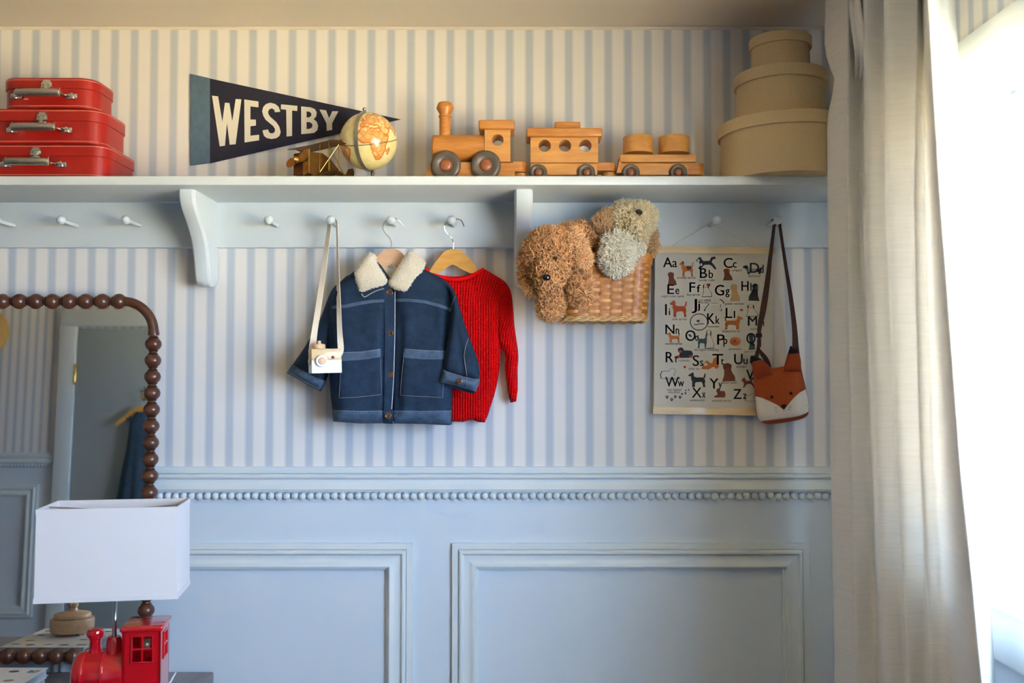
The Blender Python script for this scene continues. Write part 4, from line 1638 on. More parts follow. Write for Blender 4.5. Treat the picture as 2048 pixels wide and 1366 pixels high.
def st(pts, right=False, lift=.0030, m=None, r=.00042):
    fy = jyr if right else jyl
    cc = []
    for a, b in zip(pts[:-1], pts[1:]):
        k_ = max(2, int(math.hypot(b[0] - a[0], b[1] - a[1]) / 6))
        cc += [(a[0] + (b[0] - a[0]) * i / k_, a[1] + (b[1] - a[1]) * i / k_) for i in range(k_)]
    cc.append(pts[-1])
    g = G()
    g.tube([P(p[0], p[1], fy(p[0], p[1]) - lift) for p in cc], r, 5)
    return g.build('stitching', m or THREAD, jk)


st([(790, 583), (790, 620), (789.5, 681), (787.5, 751), (783.5, 818)], False, .0030, mat('frayed_denim_edge', (190, 192, 196), .9), .0009)
st([(785, 821), (786, 848)], False, .0052, THREAD, .0008)
for q in (0, 5):
    st([(664, 612 + q), (690, 610 + q), (722, 603 + q), (748, 600 + q), (769, 599 + q)], False, .0024, THREADB)
    st([(791, 598 + q), (820, 598 + q), (850, 601 + q), (880, 609 + q), (902, 617 + q)], True, .0024, THREADB)
st([(666, 821), (720, 823), (766, 822)], False, .0028)
st([(788, 822), (845, 823), (902, 822)], True, .0028)
st([(684, 705), (722, 704), (760, 698.5)], False, .0050)
st([(683, 719), (722, 717.5), (761, 712)], False, .0050, THREADB)
st([(809, 698.5), (850, 701), (891, 702.5)], True, .0050)
st([(807, 713.5), (850, 716.5), (890, 716.5)], True, .0050, THREADB)
st([(683, 722), (680.5, 750), (678, 796), (720, 794), (763, 789), (762, 745), (761, 716)], False, .0030)
st([(807, 717), (804, 745), (800, 790.5), (840, 793), (885, 795), (888, 750), (890, 720)], True, .0030)


def button(px, py, y, r_px, name='button'):
    c = P(px, py, y)
    r = r_px * (D_CAM + y) / F_PX
    g = G()
    M = axis_matrix(c, (0, -1, 0))
    g.lathe([(0, -.002), (r * .96, -.002), (r, 0), (r * .96, .0012), (r * .75, .0017), (r * .62, .0009), (0, .0008)], 20, M)
    return g.build(name, TORTOISE, jk, label='tortoiseshell button')


for bx, by, lf in ((779, 585, .004), (780, 666, .004), (780, 749, .004), (776, 831, .0065)):
    button(bx, by, jyl(bx, by) - lf, 7.2)
# sleeves and cuffs
slL = [(676, 566), (664, 578), (655, 598), (640, 640), (625, 668), (606, 700), (586, 728), (580, 738), (640, 768), (653, 762), (661, 728), (666, 690), (674, 650), (680, 610)]
def on(gp, lift=.0010):
    return lambda x, y: gp.surf(x, y) - lift


def dense(pts):
    out = []
    for a, b in zip(pts[:-1], pts[1:]):
        k_ = max(2, int(math.hypot(b[0] - a[0], b[1] - a[1]) / 4))
        out += [(a[0] + (b[0] - a[0]) * i / k_, a[1] + (b[1] - a[1]) * i / k_) for i in range(k_)]
    return out + [pts[-1]]


gL = puff(slL, -.062, .030, 20, 5, wrinkle(26, .005, 1.3, .8, .8), .4, 1)
gL.build('sleeve', DENIM, jk, angle=3.2)
gC = puff([(585.5, 728), (620, 744), (653, 761), (648, 772), (641, 783), (608, 766), (573.5, 746), (579, 737)], -.064, .030, 14, 4, wrinkle(14, .0015, 5), .4, 0, edge_h=.003)
gC.build('cuff', DENIM_L, jk, angle=3.2)
thread(dense([(585, 731), (620, 747), (651, 763)]), 0, jk, fy=on(gC))
thread(dense([(577, 744), (608, 763), (640, 779)]), 0, jk, fy=on(gC))
slR = [(896, 566), (908, 582), (917, 606), (926, 638), (937, 670), (947, 696), (956, 720), (960, 742), (958, 762), (920, 756), (884, 744), (887, 726), (891, 706), (896, 676), (901, 646), (904, 612), (902, 585)]
gR = puff(slR, JB - .028, .030, 20, 5, lambda x, y, w=wrinkle(30, .006, 3.3, .9, .6): w(x, y) - .006 * math.exp(-((x - 912 - (y - 640) * .12) / 7) ** 2) * (y > 610), .4, 1, edge_h=.010)
gR.build('sleeve', DENIM, jk, angle=3.2)
cufR = [(886, 738), (905, 744), (925, 750), (945, 755), (960, 758), (957, 772), (951, 785), (925, 777), (900, 770), (879, 765.5), (882, 752)]
gD = puff(cufR, JB - .031, .031, 16, 4, wrinkle(16, .0015, 8), .4, 0, edge_h=.011)
gD.build('cuff', DENIM_L, jk, angle=3.2)
thread(dense([(887, 741), (905, 747), (925, 753), (945, 758), (958, 761)]), 0, jk, fy=on(gD))
thread(dense([(881, 763), (900, 767.5), (925, 774), (950, 782)]), 0, jk, THREADB, fy=on(gD))
thread(dense([(934, 756), (933, 768), (931, 777)]), 0, jk, r=.0007, fy=on(gD, .0013))
thread(dense([(937, 676), (931, 694), (928, 712), (931, 735), (934, 752)]), 0, jk, r=.0007, fy=on(gR, .0013))
thread(dense([(911, 592), (906, 603), (902, 614), (899, 624)]), 0, jk, fy=lambda x, y: min(gR.surf(x, y), jyr(x, y)) - .0012)
button(919, 763, gD.surf(919, 763) - .0025, 6)
# a dark inner ring standing in for the shade inside the cuff
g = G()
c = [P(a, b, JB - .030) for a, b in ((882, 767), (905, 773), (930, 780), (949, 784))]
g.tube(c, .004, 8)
g.build('cuff_shade_ring', DENIM, jk)


# sherpa collar: two leaves and the stand behind, with a short curly pile
def tufts(obj_me, count, length, m, parent, name='pile', comb=(0, 0, 0), spread=.6, rad=.0011, seg=3, curl=.6, lift=.6, seed=1, keep=None, tint=None, tip=.15):
    """Locks of fibre growing from a mesh: one joined mesh of small tapering curls."""
    r_ = np.random.default_rng(seed)
    me = obj_me
    n = len(me.vertices)
    co = np.zeros(n * 3, np.float32); me.vertices.foreach_get('co', co); co = co.reshape(-1, 3)
    me.calc_loop_triangles()
    T = np.zeros(len(me.loop_triangles) * 3, np.int32); me.loop_triangles.foreach_get('vertices', T); T = T.reshape(-1, 3)
    a, b, c = co[T[:, 0]], co[T[:, 1]], co[T[:, 2]]
    nr = np.cross(b - a, c - a)
    ar = np.linalg.norm(nr, axis=1) / 2
    nr = nr / (np.linalg.norm(nr, axis=1)[:, None] + 1e-12)
    if keep is not None:
        ctr = (a + b + c) / 3
        ar = ar * keep(ctr, nr)
    idx = r_.choice(len(T), count, p=ar / ar.sum())
    u, v = r_.random(count), r_.random(count)
    fl = u + v > 1
    u[fl], v[fl] = 1 - u[fl], 1 - v[fl]
    p = a[idx] + (b[idx] - a[idx]) * u[:, None] + (c[idx] - a[idx]) * v[:, None]
    nn = nr[idx]
    d = nn * lift + np.array(comb) + r_.normal(0, spread, (count, 3)) * .5
    d /= np.linalg.norm(d, axis=1)[:, None]
    ax = np.cross(d, r_.normal(0, 1, (count, 3)))
    ax /= np.linalg.norm(ax, axis=1)[:, None]
    L = length * r_.uniform(.6, 1.25, count)
    V, Fc, A = [], [], []
    q = p - nn * .0008
    k3 = 3
    dirs = d.copy()
    rings = []
    for s in range(seg + 1):
        t = s / seg
        w = rad * (1 - t * (1 - tip))
        e1_ = np.cross(dirs, ax); e1_ /= np.linalg.norm(e1_, axis=1)[:, None] + 1e-9
        ring = np.stack([q + w * (e1_ * math.cos(2 * math.pi * j / k3) + ax * math.sin(2 * math.pi * j / k3)) for j in range(k3)], 1)
        rings.append(ring)
        q = q + dirs * (L / seg)[:, None]
        turn = curl * r_.uniform(.4, 1.2, count)[:, None] / seg * 1.6
        dirs = dirs * np.cos(turn) + np.cross(ax, dirs) * np.sin(turn)
    R_ = np.stack(rings, 1)                      # count, seg+1, 3, xyz
    verts = R_.reshape(-1, 3)
    per = (seg + 1) * k3
    base_ = (np.arange(count) * per)[:, None]
    quads = []
    for s in range(seg):
        for j in range(k3):
            a_ = s * k3 + j; b_ = s * k3 + (j + 1) % k3
            quads.append([a_, b_, b_ + k3, a_ + k3])
    Q = (base_[:, :, None] + np.array(quads)[None]).reshape(-1, 4)
    me2 = bpy.data.meshes.new(name)
    me2.vertices.add(len(verts)); me2.vertices.foreach_set('co', verts.astype(np.float32).ravel())
    me2.loops.add(Q.size); me2.loops.foreach_set('vertex_index', Q.astype(np.int32).ravel())
    me2.polygons.add(len(Q)); me2.polygons.foreach_set('loop_start', np.arange(len(Q), dtype=np.int32) * 4)
    me2.polygons.foreach_set('use_smooth', np.ones(len(Q), bool))
    me2.update(calc_edges=True)
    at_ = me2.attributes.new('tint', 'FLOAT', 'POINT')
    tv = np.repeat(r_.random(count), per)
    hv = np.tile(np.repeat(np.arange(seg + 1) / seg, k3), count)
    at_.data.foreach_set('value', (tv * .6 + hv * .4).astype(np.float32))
    me2.materials.append(m)
    o = bpy.data.objects.new(name, me2)
    COL.objects.link(o)
    adopt(o, parent)
    o['kind'] = 'stuff'
    return o


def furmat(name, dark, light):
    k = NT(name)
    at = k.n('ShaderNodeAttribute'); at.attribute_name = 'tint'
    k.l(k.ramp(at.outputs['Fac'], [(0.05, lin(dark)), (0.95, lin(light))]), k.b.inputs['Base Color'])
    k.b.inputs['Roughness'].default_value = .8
    k.b.inputs['Sheen Weight'].default_value = .3
    k.b.inputs['Specular IOR Level'].default_value = .25
    return k.m


PILE = furmat('sherpa_pile', (224, 208, 178), (248, 240, 222))
cl = [(737, 504), (745, 507), (752.5, 511), (751, 523), (762, 541), (774.5, 560), (773.5, 566), (765, 573), (745, 579), (723, 587), (717, 581), (712, 562), (708.5, 544), (716, 534), (728, 516)]
cr = [(819, 500), (836, 511), (851, 522), (849, 532), (845.5, 541), (832, 561), (819, 582), (810, 587), (798, 582), (787, 577), (778.5, 571), (776.5, 564), (790, 544), (803.5, 523), (811, 510)]
for pl in (cl, cr):
    lf = puff(pl, JB - (.030 if pl is cl else .022), .015, 13, 4, wrinkle(18, .002, 6), .35, 1).build('collar_leaf', SHERPA, jk, angle=3.2, label='cream sherpa collar leaf')
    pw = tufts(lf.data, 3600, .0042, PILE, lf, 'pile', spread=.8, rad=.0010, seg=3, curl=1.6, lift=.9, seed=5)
cb = [(752, 512), (766, 530), (783, 538), (800, 530), (806, 514), (812, 530), (790, 560), (776, 562), (757, 535)]
puff(cb, JB + .012, .006, 8, 5, None, .3, 0).build('collar_stand', SHERPA, jk, angle=3.2)
thread([(722.7, 588), (729, 594), (740, 588), (752, 582), (768, 577)], JB - .040, jk, None, .0014)

# ------------------------------------------------------------------ toy camera on a strap
tcam = thing('toy_camera', 'wooden toy camera in white and natural wood hanging on a cotton strap', 'toy', P(650, 722, -.16))
CW, CD, CH = .0645, .040, .0525
cc = P(650, 722, -.172)
Mc = Matrix.Translation(cc) @ Matrix.Rotation(math.radians(22), 4, 'Z') @ Matrix.Rotation(math.radians(-1.5), 4, 'Y')
CWHITE = mat('white_toy_paint', (232, 230, 228), 0.45)
CWOOD = woodmat('light_beech', (214, 186, 140), (198, 168, 120))
PEGWOOD = woodmat('pinkish_peg_wood', (222, 184, 146), (206, 166, 128))
g = G(); g.box((-CW / 2, -CD / 2, -CH / 2), (CW / 2, CD / 2, .002), .001, 0, 2, Mc)
g.build('lower_body', CWHITE, tcam, label='white painted lower half')
g = G(); g.box((-CW / 2, -CD / 2, .002), (CW / 2, CD / 2, CH / 2), .001, 0, 2, Mc)
g.build('upper_body', CWOOD, tcam, label='bare wood upper half')
g = G(); g.lathe([(.0125, 0), (.0125, .007), (.0118, .008), (.0085, .0082), (.0078, .0066), (0, .0066)], 28, Mc @ axis_matrix((-.012, -CD / 2, 0), (0, -1, 0)))
lens = g.build('lens', CWHITE, tcam)
g = G(); g.lathe([(.0072, .006), (.0072, .0090), (.0064, .0096), (0, .0097)], 24, Mc @ axis_matrix((-.012, -CD / 2, 0), (0, -1, 0)))
g.build('lens_centre', PEGWOOD, lens)
g = G(); g.lathe([(.0033, -.001), (.0033, .0012), (.0022, .002), (0, .0021)], 14, Mc @ axis_matrix((.0135, -CD / 2, .0075), (0, -1, 0)))
g.build('viewfinder_dot', mat('plum_dot', (96, 30, 52), 0.35), tcam, label='plum coloured dot')
g = G(); g.lathe([(.0125, 0), (.0135, .002), (.0135, .008), (.0120, .0102), (.006, .0115), (0, .0117)], 24, Mc @ Matrix.Translation((-.012, 0, CH / 2)))
g.build('shutter_dial', PEGWOOD, tcam)
g = G(); g.lathe([(.0042, .0105), (.0044, .0150), (.0034, .0176), (0, .0184)], 14, Mc @ Matrix.Translation((-.012, 0, CH / 2)))
g.build('shutter_button', CWOOD, tcam)
pk = Vector((pegx[661], -.075, PEGZ))
def loc(x, y, z): return Mc @ Vector((x, y, z))
hw = .0066
# left strand
cen = [(656, 455, -.070), (651, 490, -.078), (645, 540, -0.104), (638, 600, -0.129), (629, 660, -0.153), (624, 696, -0.166)]
Lp = [P(pk.x and 655.5, 443, -.066), P(653.5, 462, -.070), P(646, 510, -0.092), P(640, 555, -0.107), P(632, 608, -0.131), P(623.5, 660, -0.155), P(617, 703, -0.166)]
Rp = [P(662.5, 441, -0.087), P(661, 462, -0.089), P(655.5, 510, -0.100), P(650.5, 555, -0.113), P(643.5, 608, -0.133), P(635.5, 660, -0.153), P(630, 703, -0.164)]
Lp += [loc(-CW / 2 - .0012, -.006, .004), loc(-CW / 2 - .0012, -.006, -.008)]
Rp += [loc(-CW / 2 - .0012, .007, .004), loc(-CW / 2 - .0012, .007, -.008)]
top_l, top_r = (Lp[0], Rp[0])
g = G()
# over the peg
over = [(Vector((pk.x - .004, -.064, PEGZ + .006)), Vector((pk.x - .004, -.078, PEGZ + .006))), (Vector((pk.x + .004, -.064, PEGZ + .0062)), Vector((pk.x + .004, -.078, PEGZ + .0062)))]
R2 = [P(672, 442, -.064), P(673.5, 470, -.066), P(674, 530, -.078), P(674, 600, -0.113), P(674.5, 660, -0.140), P(676, 700, -0.159)]
R3 = [P(675.5, 443, -0.087), P(676.5, 470, -0.089), P(678.5, 530, -0.102), P(681.5, 600, -0.124), P(684.5, 660, -0.144), P(687.5, 700, -0.155)]
R2 += [loc(CW / 2 + .0012, -.006, .004), loc(CW / 2 + .0012, -.006, -.0085)]
R3 += [loc(CW / 2 + .0012, .0075, .004), loc(CW / 2 + .0012, .0075, -.0085)]
A_ = Lp[::-1] + [o[0] for o in over] + R2
B_ = Rp[::-1] + [o[1] for o in over] + R3
g.strap(catmull(A_, 4), catmull(B_, 4), .0012)
g.build('strap', COTTON, tcam, angle=1.2)
for sx in (-1, 1):
    g = G(); g.lathe([(.0036, 0), (.0036, .0012), (.0026, .0020), (0, .0022)], 14, Mc @ axis_matrix((sx * (CW / 2 + .0012), .001, -.002), (sx, 0, 0)))
    g.build('strap_rivet', PEGWOOD, tcam)

# ------------------------------------------------------------------ wall basket
SPLINT = woodmat('golden_splint', (208, 142, 66), (174, 104, 40), (6, 6, 6), 14, .5, .1)
SPLINT2 = woodmat('amber_splint', (186, 118, 48), (148, 86, 30), (6, 6, 6), 14, .5, .1)
SPLINT3 = woodmat('light_splint', (222, 164, 88), (190, 124, 56), (6, 6, 6), 14, .5, .1)
CORD = mat('pale_cane', (214, 176, 116), .55, var=.15, vscale=80)
LEATHER = mat('brown_leather', (84, 54, 34), .6, var=.2, vscale=60)
BYB, BYF = -.030, -.165
bz1 = P(1206, 506, BYF).z
bz0 = P(1206, 640, BYF).z
bcx = P(1207, 600, -.10).x
bask = thing('wall_basket', 'woven golden splint basket hanging on a peg with two plush dogs in it', 'basket', (bcx, -.03, bz0))


def bring(z, off=0.0):
    """Outline of the basket at height z: a rounded rectangle, as a function of the share 0..1 of its girth."""
    t = (z - bz0) / (bz1 - bz0)
    hw = .0925 + .0095 * t
    hd = (BYB - BYF) / 2 - .006 * (1 - t)
    r = .030
    cy = (BYB + BYF) / 2 + .004 * (1 - t)
    pts = rrect(hw + off, hd + off, r + off, 8)
    pts = [(bcx + a, cy + b) for a, b in pts]
    seg = [0]
    for i in range(len(pts)):
        a, b = pts[i], pts[(i + 1) % len(pts)]
        seg.append(seg[-1] + math.hypot(a[0] - b[0], a[1] - b[1]))
    tot = seg[-1]

    def at(s):
        s = (s % 1) * tot
        i = max(0, min(len(pts) - 1, int(np.searchsorted(seg, s, 'right') - 1)))
        f = (s - seg[i]) / (seg[i + 1] - seg[i] + 1e-12)
        a, b = pts[i], pts[(i + 1) % len(pts)]
        x, y = a[0] + (b[0] - a[0]) * f, a[1] + (b[1] - a[1]) * f
        tx, ty = b[0] - a[0], b[1] - a[1]
        l = math.hypot(tx, ty) + 1e-12
        return x, y, ty / l, -tx / l
    return at


NST = 24
NROW = 15
rowh = (bz1 - .022 - bz0 - .008) / NROW
# upright stakes
for i in range(NST):
    g = G()
    vs = []
    zs = np.linspace(bz0, bz1 - .004, 6)
    for z in zs:
        at = bring(z)
        for e in (-.44, -.15, .15, .44):
            x, y, nx, ny = at((i + .5 + e) / NST)
            vs.append((x, y, z)); vs.append((x + nx * .0012, y + ny * .0012, z))
    fs = []
    for j in range(5):
        for q in range(3):
            a, b = j * 8 + q * 2, (j + 1) * 8 + q * 2
            fs.append((a, a + 2, b + 2, b)); fs.append((a + 1, b + 1, b + 3, a + 3))
        a, b = j * 8, (j + 1) * 8
        fs.append((a, b, b + 1, a + 1)); fs.append((a + 6, a + 7, b + 7, b + 6))
    g.add(vs, fs)
    g.build('stake', SPLINT2, bask, angle=.6)
# weavers: over one stake, under the next
for rr in range(NROW):
    g = G()
    za = bz0 + .008 + rr * rowh
    vs = []
    M_ = NST * 8
    for i in range(M_):
        s = i / M_
        ph = s * NST * math.pi + rr * math.pi
        o = math.sin(ph)
        o = .0019 * math.copysign(abs(o) ** .45, o)
        for z, oo in ((za + .0006, 0), (za + rowh - .0006, 0), (za + rowh - .0006, .0011), (za + .0006, .0011)):
            x, y, nx, ny = bring(z)(s)
            vs.append((x + nx * (o + oo), y + ny * (o + oo), z))
    fs = [(i * 4 + q, i * 4 + (q + 1) % 4, ((i + 1) % M_) * 4 + (q + 1) % 4, ((i + 1) % M_) * 4 + q) for i in range(M_) for q in range(4)]
    g.add(vs, fs)
    g.build('weaver', [SPLINT, SPLINT3, SPLINT][rr % 3], bask, angle=.9)
# rim bands, twined foot, floor, loop over the peg
for off in (.0030, -.0042):
    g = G()
    vs = []
    for i in range(96):
        for z, oo in ((bz1 - .022, 0), (bz1, 0), (bz1, .0016), (bz1 - .022, .0016)):
            x, y, nx, ny = bring(z)(i / 96)
            vs.append((x + nx * (off + oo), y + ny * (off + oo), z))
    g.add(vs, [(i * 4 + q, i * 4 + (q + 1) % 4, ((i + 1) % 96) * 4 + (q + 1) % 4, ((i + 1) % 96) * 4 + q) for i in range(96) for q in range(4)])
    g.build('rim_band', SPLINT, bask, angle=.6)
for j in range(3):
    g = G()
    pts = []
    for i in range(192):
        s = i / 192
        x, y, nx, ny = bring(bz0)(s)
        o = .0022 + .0022 * math.sin(s * NST * 2 * math.pi + j * 2.1)
        pts.append((x + nx * o, y + ny * o, bz0 + .0065 - j * .0034 + .0012 * math.sin(s * NST * 2 * math.pi + j)))
    g.tube(pts, .0017, 6, closed=True)
    g.build('twined_cord', CORD, bask)
g = G()
pl = [bring(bz0 + .003)(i / 64)[:2] for i in range(64)]
g.prism(pl, lambda p, q: (p[0], p[1], bz0 + (.004 if q else .001)))
g.build('basket_floor', SPLINT2, bask)
g = G()
xp = pegx[1189]
a_ = [(bcx - .030, BYB - .002, bz1 - .02), (bcx - .028, BYB - .003, bz1 + .010), (xp - .012, -.045, PEGZ - .006), (xp - .006, -.045, PEGZ + .0055), (xp + .006, -.045, PEGZ + .0055), (xp + .012, -.045, PEGZ - .006), (bcx + .028, BYB - .003, bz1 + .010), (bcx + .030, BYB - .002, bz1 - .02)]
b_ = [(p[0], p[1] - .014, p[2]) for p in a_]
g.strap(catmull(a_, 5), catmull(b_, 5), .0016)
g.build('hanging_loop', LEATHER, bask, angle=1.2, label='brown hanging loop')

# ------------------------------------------------------------------ plush dogs
def blob(spec, voxel=.0045, smooth=6, name='plush'):
    """One continuous skin around a set of overlapping ellipsoids: (centre, radii, rotation z/y degrees)."""
    g = G()
    for c, r, *rot in spec:
        M = Matrix.Rotation(math.radians(rot[0]), 4, 'Y') if rot else None
        g.sphere(c, r, 16, 12, 0, M)
    o = g.build('tmp', [], None, smooth=False)
    m1 = o.modifiers.new('r', 'REMESH'); m1.mode = 'VOXEL'; m1.voxel_size = voxel
    m2 = o.modifiers.new('s', 'SMOOTH'); m2.iterations = smooth; m2.factor = .5
    dg = bpy.context.evaluated_depsgraph_get(); dg.update()
    me = bpy.data.meshes.new_from_object(o.evaluated_get(dg))
    COL.objects.unlink(o); bpy.data.objects.remove(o)
    me.polygons.foreach_set('use_smooth', [True] * len(me.polygons))
    return me


def plush_part(name, spec, skin, fur, parent, n, length, comb, seed, spread=.75, rad=.0013, curl=.9, lift=.7, lab=None):
    me = blob(spec)
    me.materials.append(skin)
    me.name = name
    o = bpy.data.objects.new(name, me)
    COL.objects.link(o)
    adopt(o, parent)
    if lab:
        o['label'] = lab
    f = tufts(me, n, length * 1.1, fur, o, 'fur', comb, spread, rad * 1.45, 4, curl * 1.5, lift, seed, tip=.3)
    return o


def E(px, py, y, rx, ry, rd, rot=0):
    """Ellipsoid by its photo centre and half-sizes in photo pixels; rd its half-depth in metres."""
    c = P(px, py, y)
    s = (D_CAM + y) / F_PX
    return (c, (rx * s, rd, ry * s), rot)


BROWN_S = mat('brown_plush_backing', (158, 102, 58), .95)
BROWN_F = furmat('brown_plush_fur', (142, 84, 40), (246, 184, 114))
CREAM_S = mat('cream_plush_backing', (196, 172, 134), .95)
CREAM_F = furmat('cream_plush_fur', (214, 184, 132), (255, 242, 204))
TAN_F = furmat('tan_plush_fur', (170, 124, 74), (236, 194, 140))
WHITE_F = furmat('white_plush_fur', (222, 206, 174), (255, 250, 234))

db = thing('plush_dog', 'golden brown curly plush dog hanging its head out over the left side of the basket', 'stuffed toy', P(1130, 540, -.15))
hd = [E(1100, 500, -.205, 46, 42, .050), E(1084, 508, -.20, 36, 36, .045), E(1112, 520, -.215, 34, 32, .040), E(1095, 547, -.246, 25, 25, .034), E(1109, 546, -.240, 21, 22, .030),
      E(1140, 482, -.140, 30, 32, .040), E(1162, 484, -.125, 30, 36, .045), E(1158, 520, -.105, 28, 34, .040)]
plush_part('body', hd, BROWN_S, BROWN_F, db, 9000, .0150, (0, -.15, -.35), 11, .8, .0014, 1.2, .7)
plush_part('ear', [E(1056, 520, -.195, 15, 22, .016, -10), E(1054, 545, -.195, 13, 24, .013, 8), E(1062, 572, -.195, 9, 17, .010, 14)], BROWN_S, BROWN_F, db, 2400, .0125, (0, -.1, -.7), 12, .6, .0013, .8, .6)
plush_part('ear', [E(1144, 470, -.225, 17, 17, .013, -35), E(1153, 490, -.236, 18, 24, .013, -30), E(1164, 513, -.236, 16, 20, .011, -25)], BROWN_S, furmat('light_brown_plush_fur', (196, 134, 76), (252, 206, 148)), db, 2800, .0125, (.25, -.1, -.7), 13, .55, .0013, .7, .55)
plush_part('paw', [E(1106, 572, -.205, 20, 22, .026), E(1102, 598, -.205, 24, 26, .028), E(1101, 617, -.205, 21, 16, .026)], BROWN_S, BROWN_F, db, 3400, .0145, (0, -.2, -.75), 14, .6, .0013, .9, .6)
plush_part('paw', [E(1155, 544, -.205, 17, 18, .022), E(1158, 566, -.217, 22, 26, .028), E(1160, 588, -.215, 20, 17, .026)], BROWN_S, BROWN_F, db, 3400, .0145, (0, -.2, -.75), 15, .6, .0013, .9, .6)
EYE = mat('black_bead_eye', (14, 13, 14), .12, coat=.5)
for nm, px, py, y, r in (('nose', 1093, 555, -.2900, 8.2), ('eye', 1110, 516.5, -.2670, 4.6)):
    g = G(); s = (D_CAM + y) / F_PX
    g.sphere(P(px, py, y), (r * s * 1.05, .006, r * s * .85), 16, 12)
    g.build(nm, EYE, db, label='black bead ' + nm)

dc = thing('plush_dog', 'cream and tan fluffy plush dog sitting upright in the basket, nose raised', 'stuffed toy', P(1255, 500, -.12))
bd = [E(1262, 440, -.150, 36, 30, .042), E(1284, 436, -.165, 24, 26, .036), E(1276, 446, -.185, 22, 20, .026), E(1250, 425, -.135, 22, 18, .034), E(1262, 472, -.130, 32, 26, .038), E(1262, 505, -.105, 34, 32, .036)]
plush_part('body', bd, CREAM_S, CREAM_F, dc, 7500, .0140, (0, -.15, -.25), 21, .8, .0013, .9, .7)
plush_part('ear', [E(1222, 432, -.150, 15, 12, .016, 20), E(1210, 443, -.155, 18, 15, .018, 20), E(1202, 449, -.155, 12, 11, .014)], CREAM_S, TAN_F, dc, 2600, .0120, (-.35, -.1, -.5), 22, .6, .0012, .9, .6, 'tan ear')
plush_part('ear', [E(1304, 470, -.130, 8, 14, .013), E(1304, 488, -.130, 9, 15, .013), E(1302, 500, -.130, 6, 9, .010)], CREAM_S, TAN_F, dc, 1500, .0115, (.1, -.1, -.8), 23, .5, .0012, .7, .6, 'tan ear')
plush_part('paw', [E(1236, 494, -.190, 27, 26, .026), E(1234, 516, -.192, 28, 20, .026), E(1233, 530, -.192, 16, 13, .020)], CREAM_S, WHITE_F, dc, 3600, .0175, (0, -.2, -.6), 24, .6, .0013, .7, .6, 'white fluffy paw')
plush_part('paw', [E(1272, 497, -.165, 13, 11, .018), E(1277, 500, -.168, 9, 8, .013)], CREAM_S, WHITE_F, dc, 900, .0110, (.2, -.2, -.4), 25, .6, .0012, .7, .6, 'white fluffy paw')
g = G(); y = -.214; s = (D_CAM + y) / F_PX
c = P(1278, 424, y)
g.sphere(c, (7.5 * s, .006, 5 * s), 16, 12, 0, Matrix.Rotation(math.radians(22), 4, 'Y'))
g.tube([c + Vector((0, -.003, -.003)), c + Vector((0, -.002, -.009))], .0014, 6)
g.build('nose', mat('matt_black_nose', (24, 22, 24), .5), dc, label='black nose')

# ------------------------------------------------------------------ alphabet poster
PAPERM = mat('off_white_poster_paper', (204, 198, 184), .8, bump=.05, bscale=300)
PINE = woodmat('pale_pine_bar', (226, 202, 156), (214, 184, 132), (2, 14, 14))
INK = mat('print_ink_black', (40, 42, 46), .8)
YP = -.0215
post = thing('alphabet_poster', 'cream alphabet poster with drawn dogs hanging between two pale wooden bars', 'poster', P(1430, 492, YP))
g = G()
g.prism([(1310, 500), (1547, 501), (1546, 660), (1545, 822), (1307.5, 821), (1309, 660)], lambda p, q: P(p[0], p[1], YP + .0006 * q))
g.build('paper_sheet', PAPERM, post, smooth=False)
for nm, pl in (('top_bar', [(1309, 492), (1550.5, 495), (1550.5, 508), (1309, 505.5)]), ('bottom_bar', [(1306, 814), (1551, 817), (1551, 831.5), (1306, 828)])):
    g = G()
    g.prism(pl, lambda p, q: P(p[0], p[1], YP - .0045 + .009 * q if nm == 'bottom_bar' else YP - .0055 + .0085 * q))
    g.build(nm, PINE, post, smooth=False)
g = G()
pgx = pegx[1434]
g.tube([P(1343, 492, YP - .003), Vector((pgx - .005, -.026, PEGZ + .001)), Vector((pgx - .0035, -.027, PEGZ + .0048)), Vector((pgx + .0035, -.027, PEGZ + .0048)), Vector((pgx + .005, -.026, PEGZ + .001)), P(1513, 494, YP - .003)], .0007, 6)
g.build('hanging_string', COTTON, post)
YI = YP - .00035


def put_text(g, txt, x0, x1, base, h, slant=0.0, y=None, bold=0.0):
    vs, fs, a, b = glyph(txt)
    hh = h / .729            # cap height of the built-in face
    sx = (x1 - x0) / (b - a)
    pts = [P(x0 + (v[0] - a) * sx, base - v[1] * hh, YI if y is None else y) for v in vs]
    g.add(pts, fs)
    if bold:
        for dx, dy in ((bold, 0), (0, bold), (-bold, 0)):
            g.add([P(x0 + dx + (v[0] - a) * sx, base + dy - v[1] * hh, (YI if y is None else y) - .00001) for v in vs], fs)


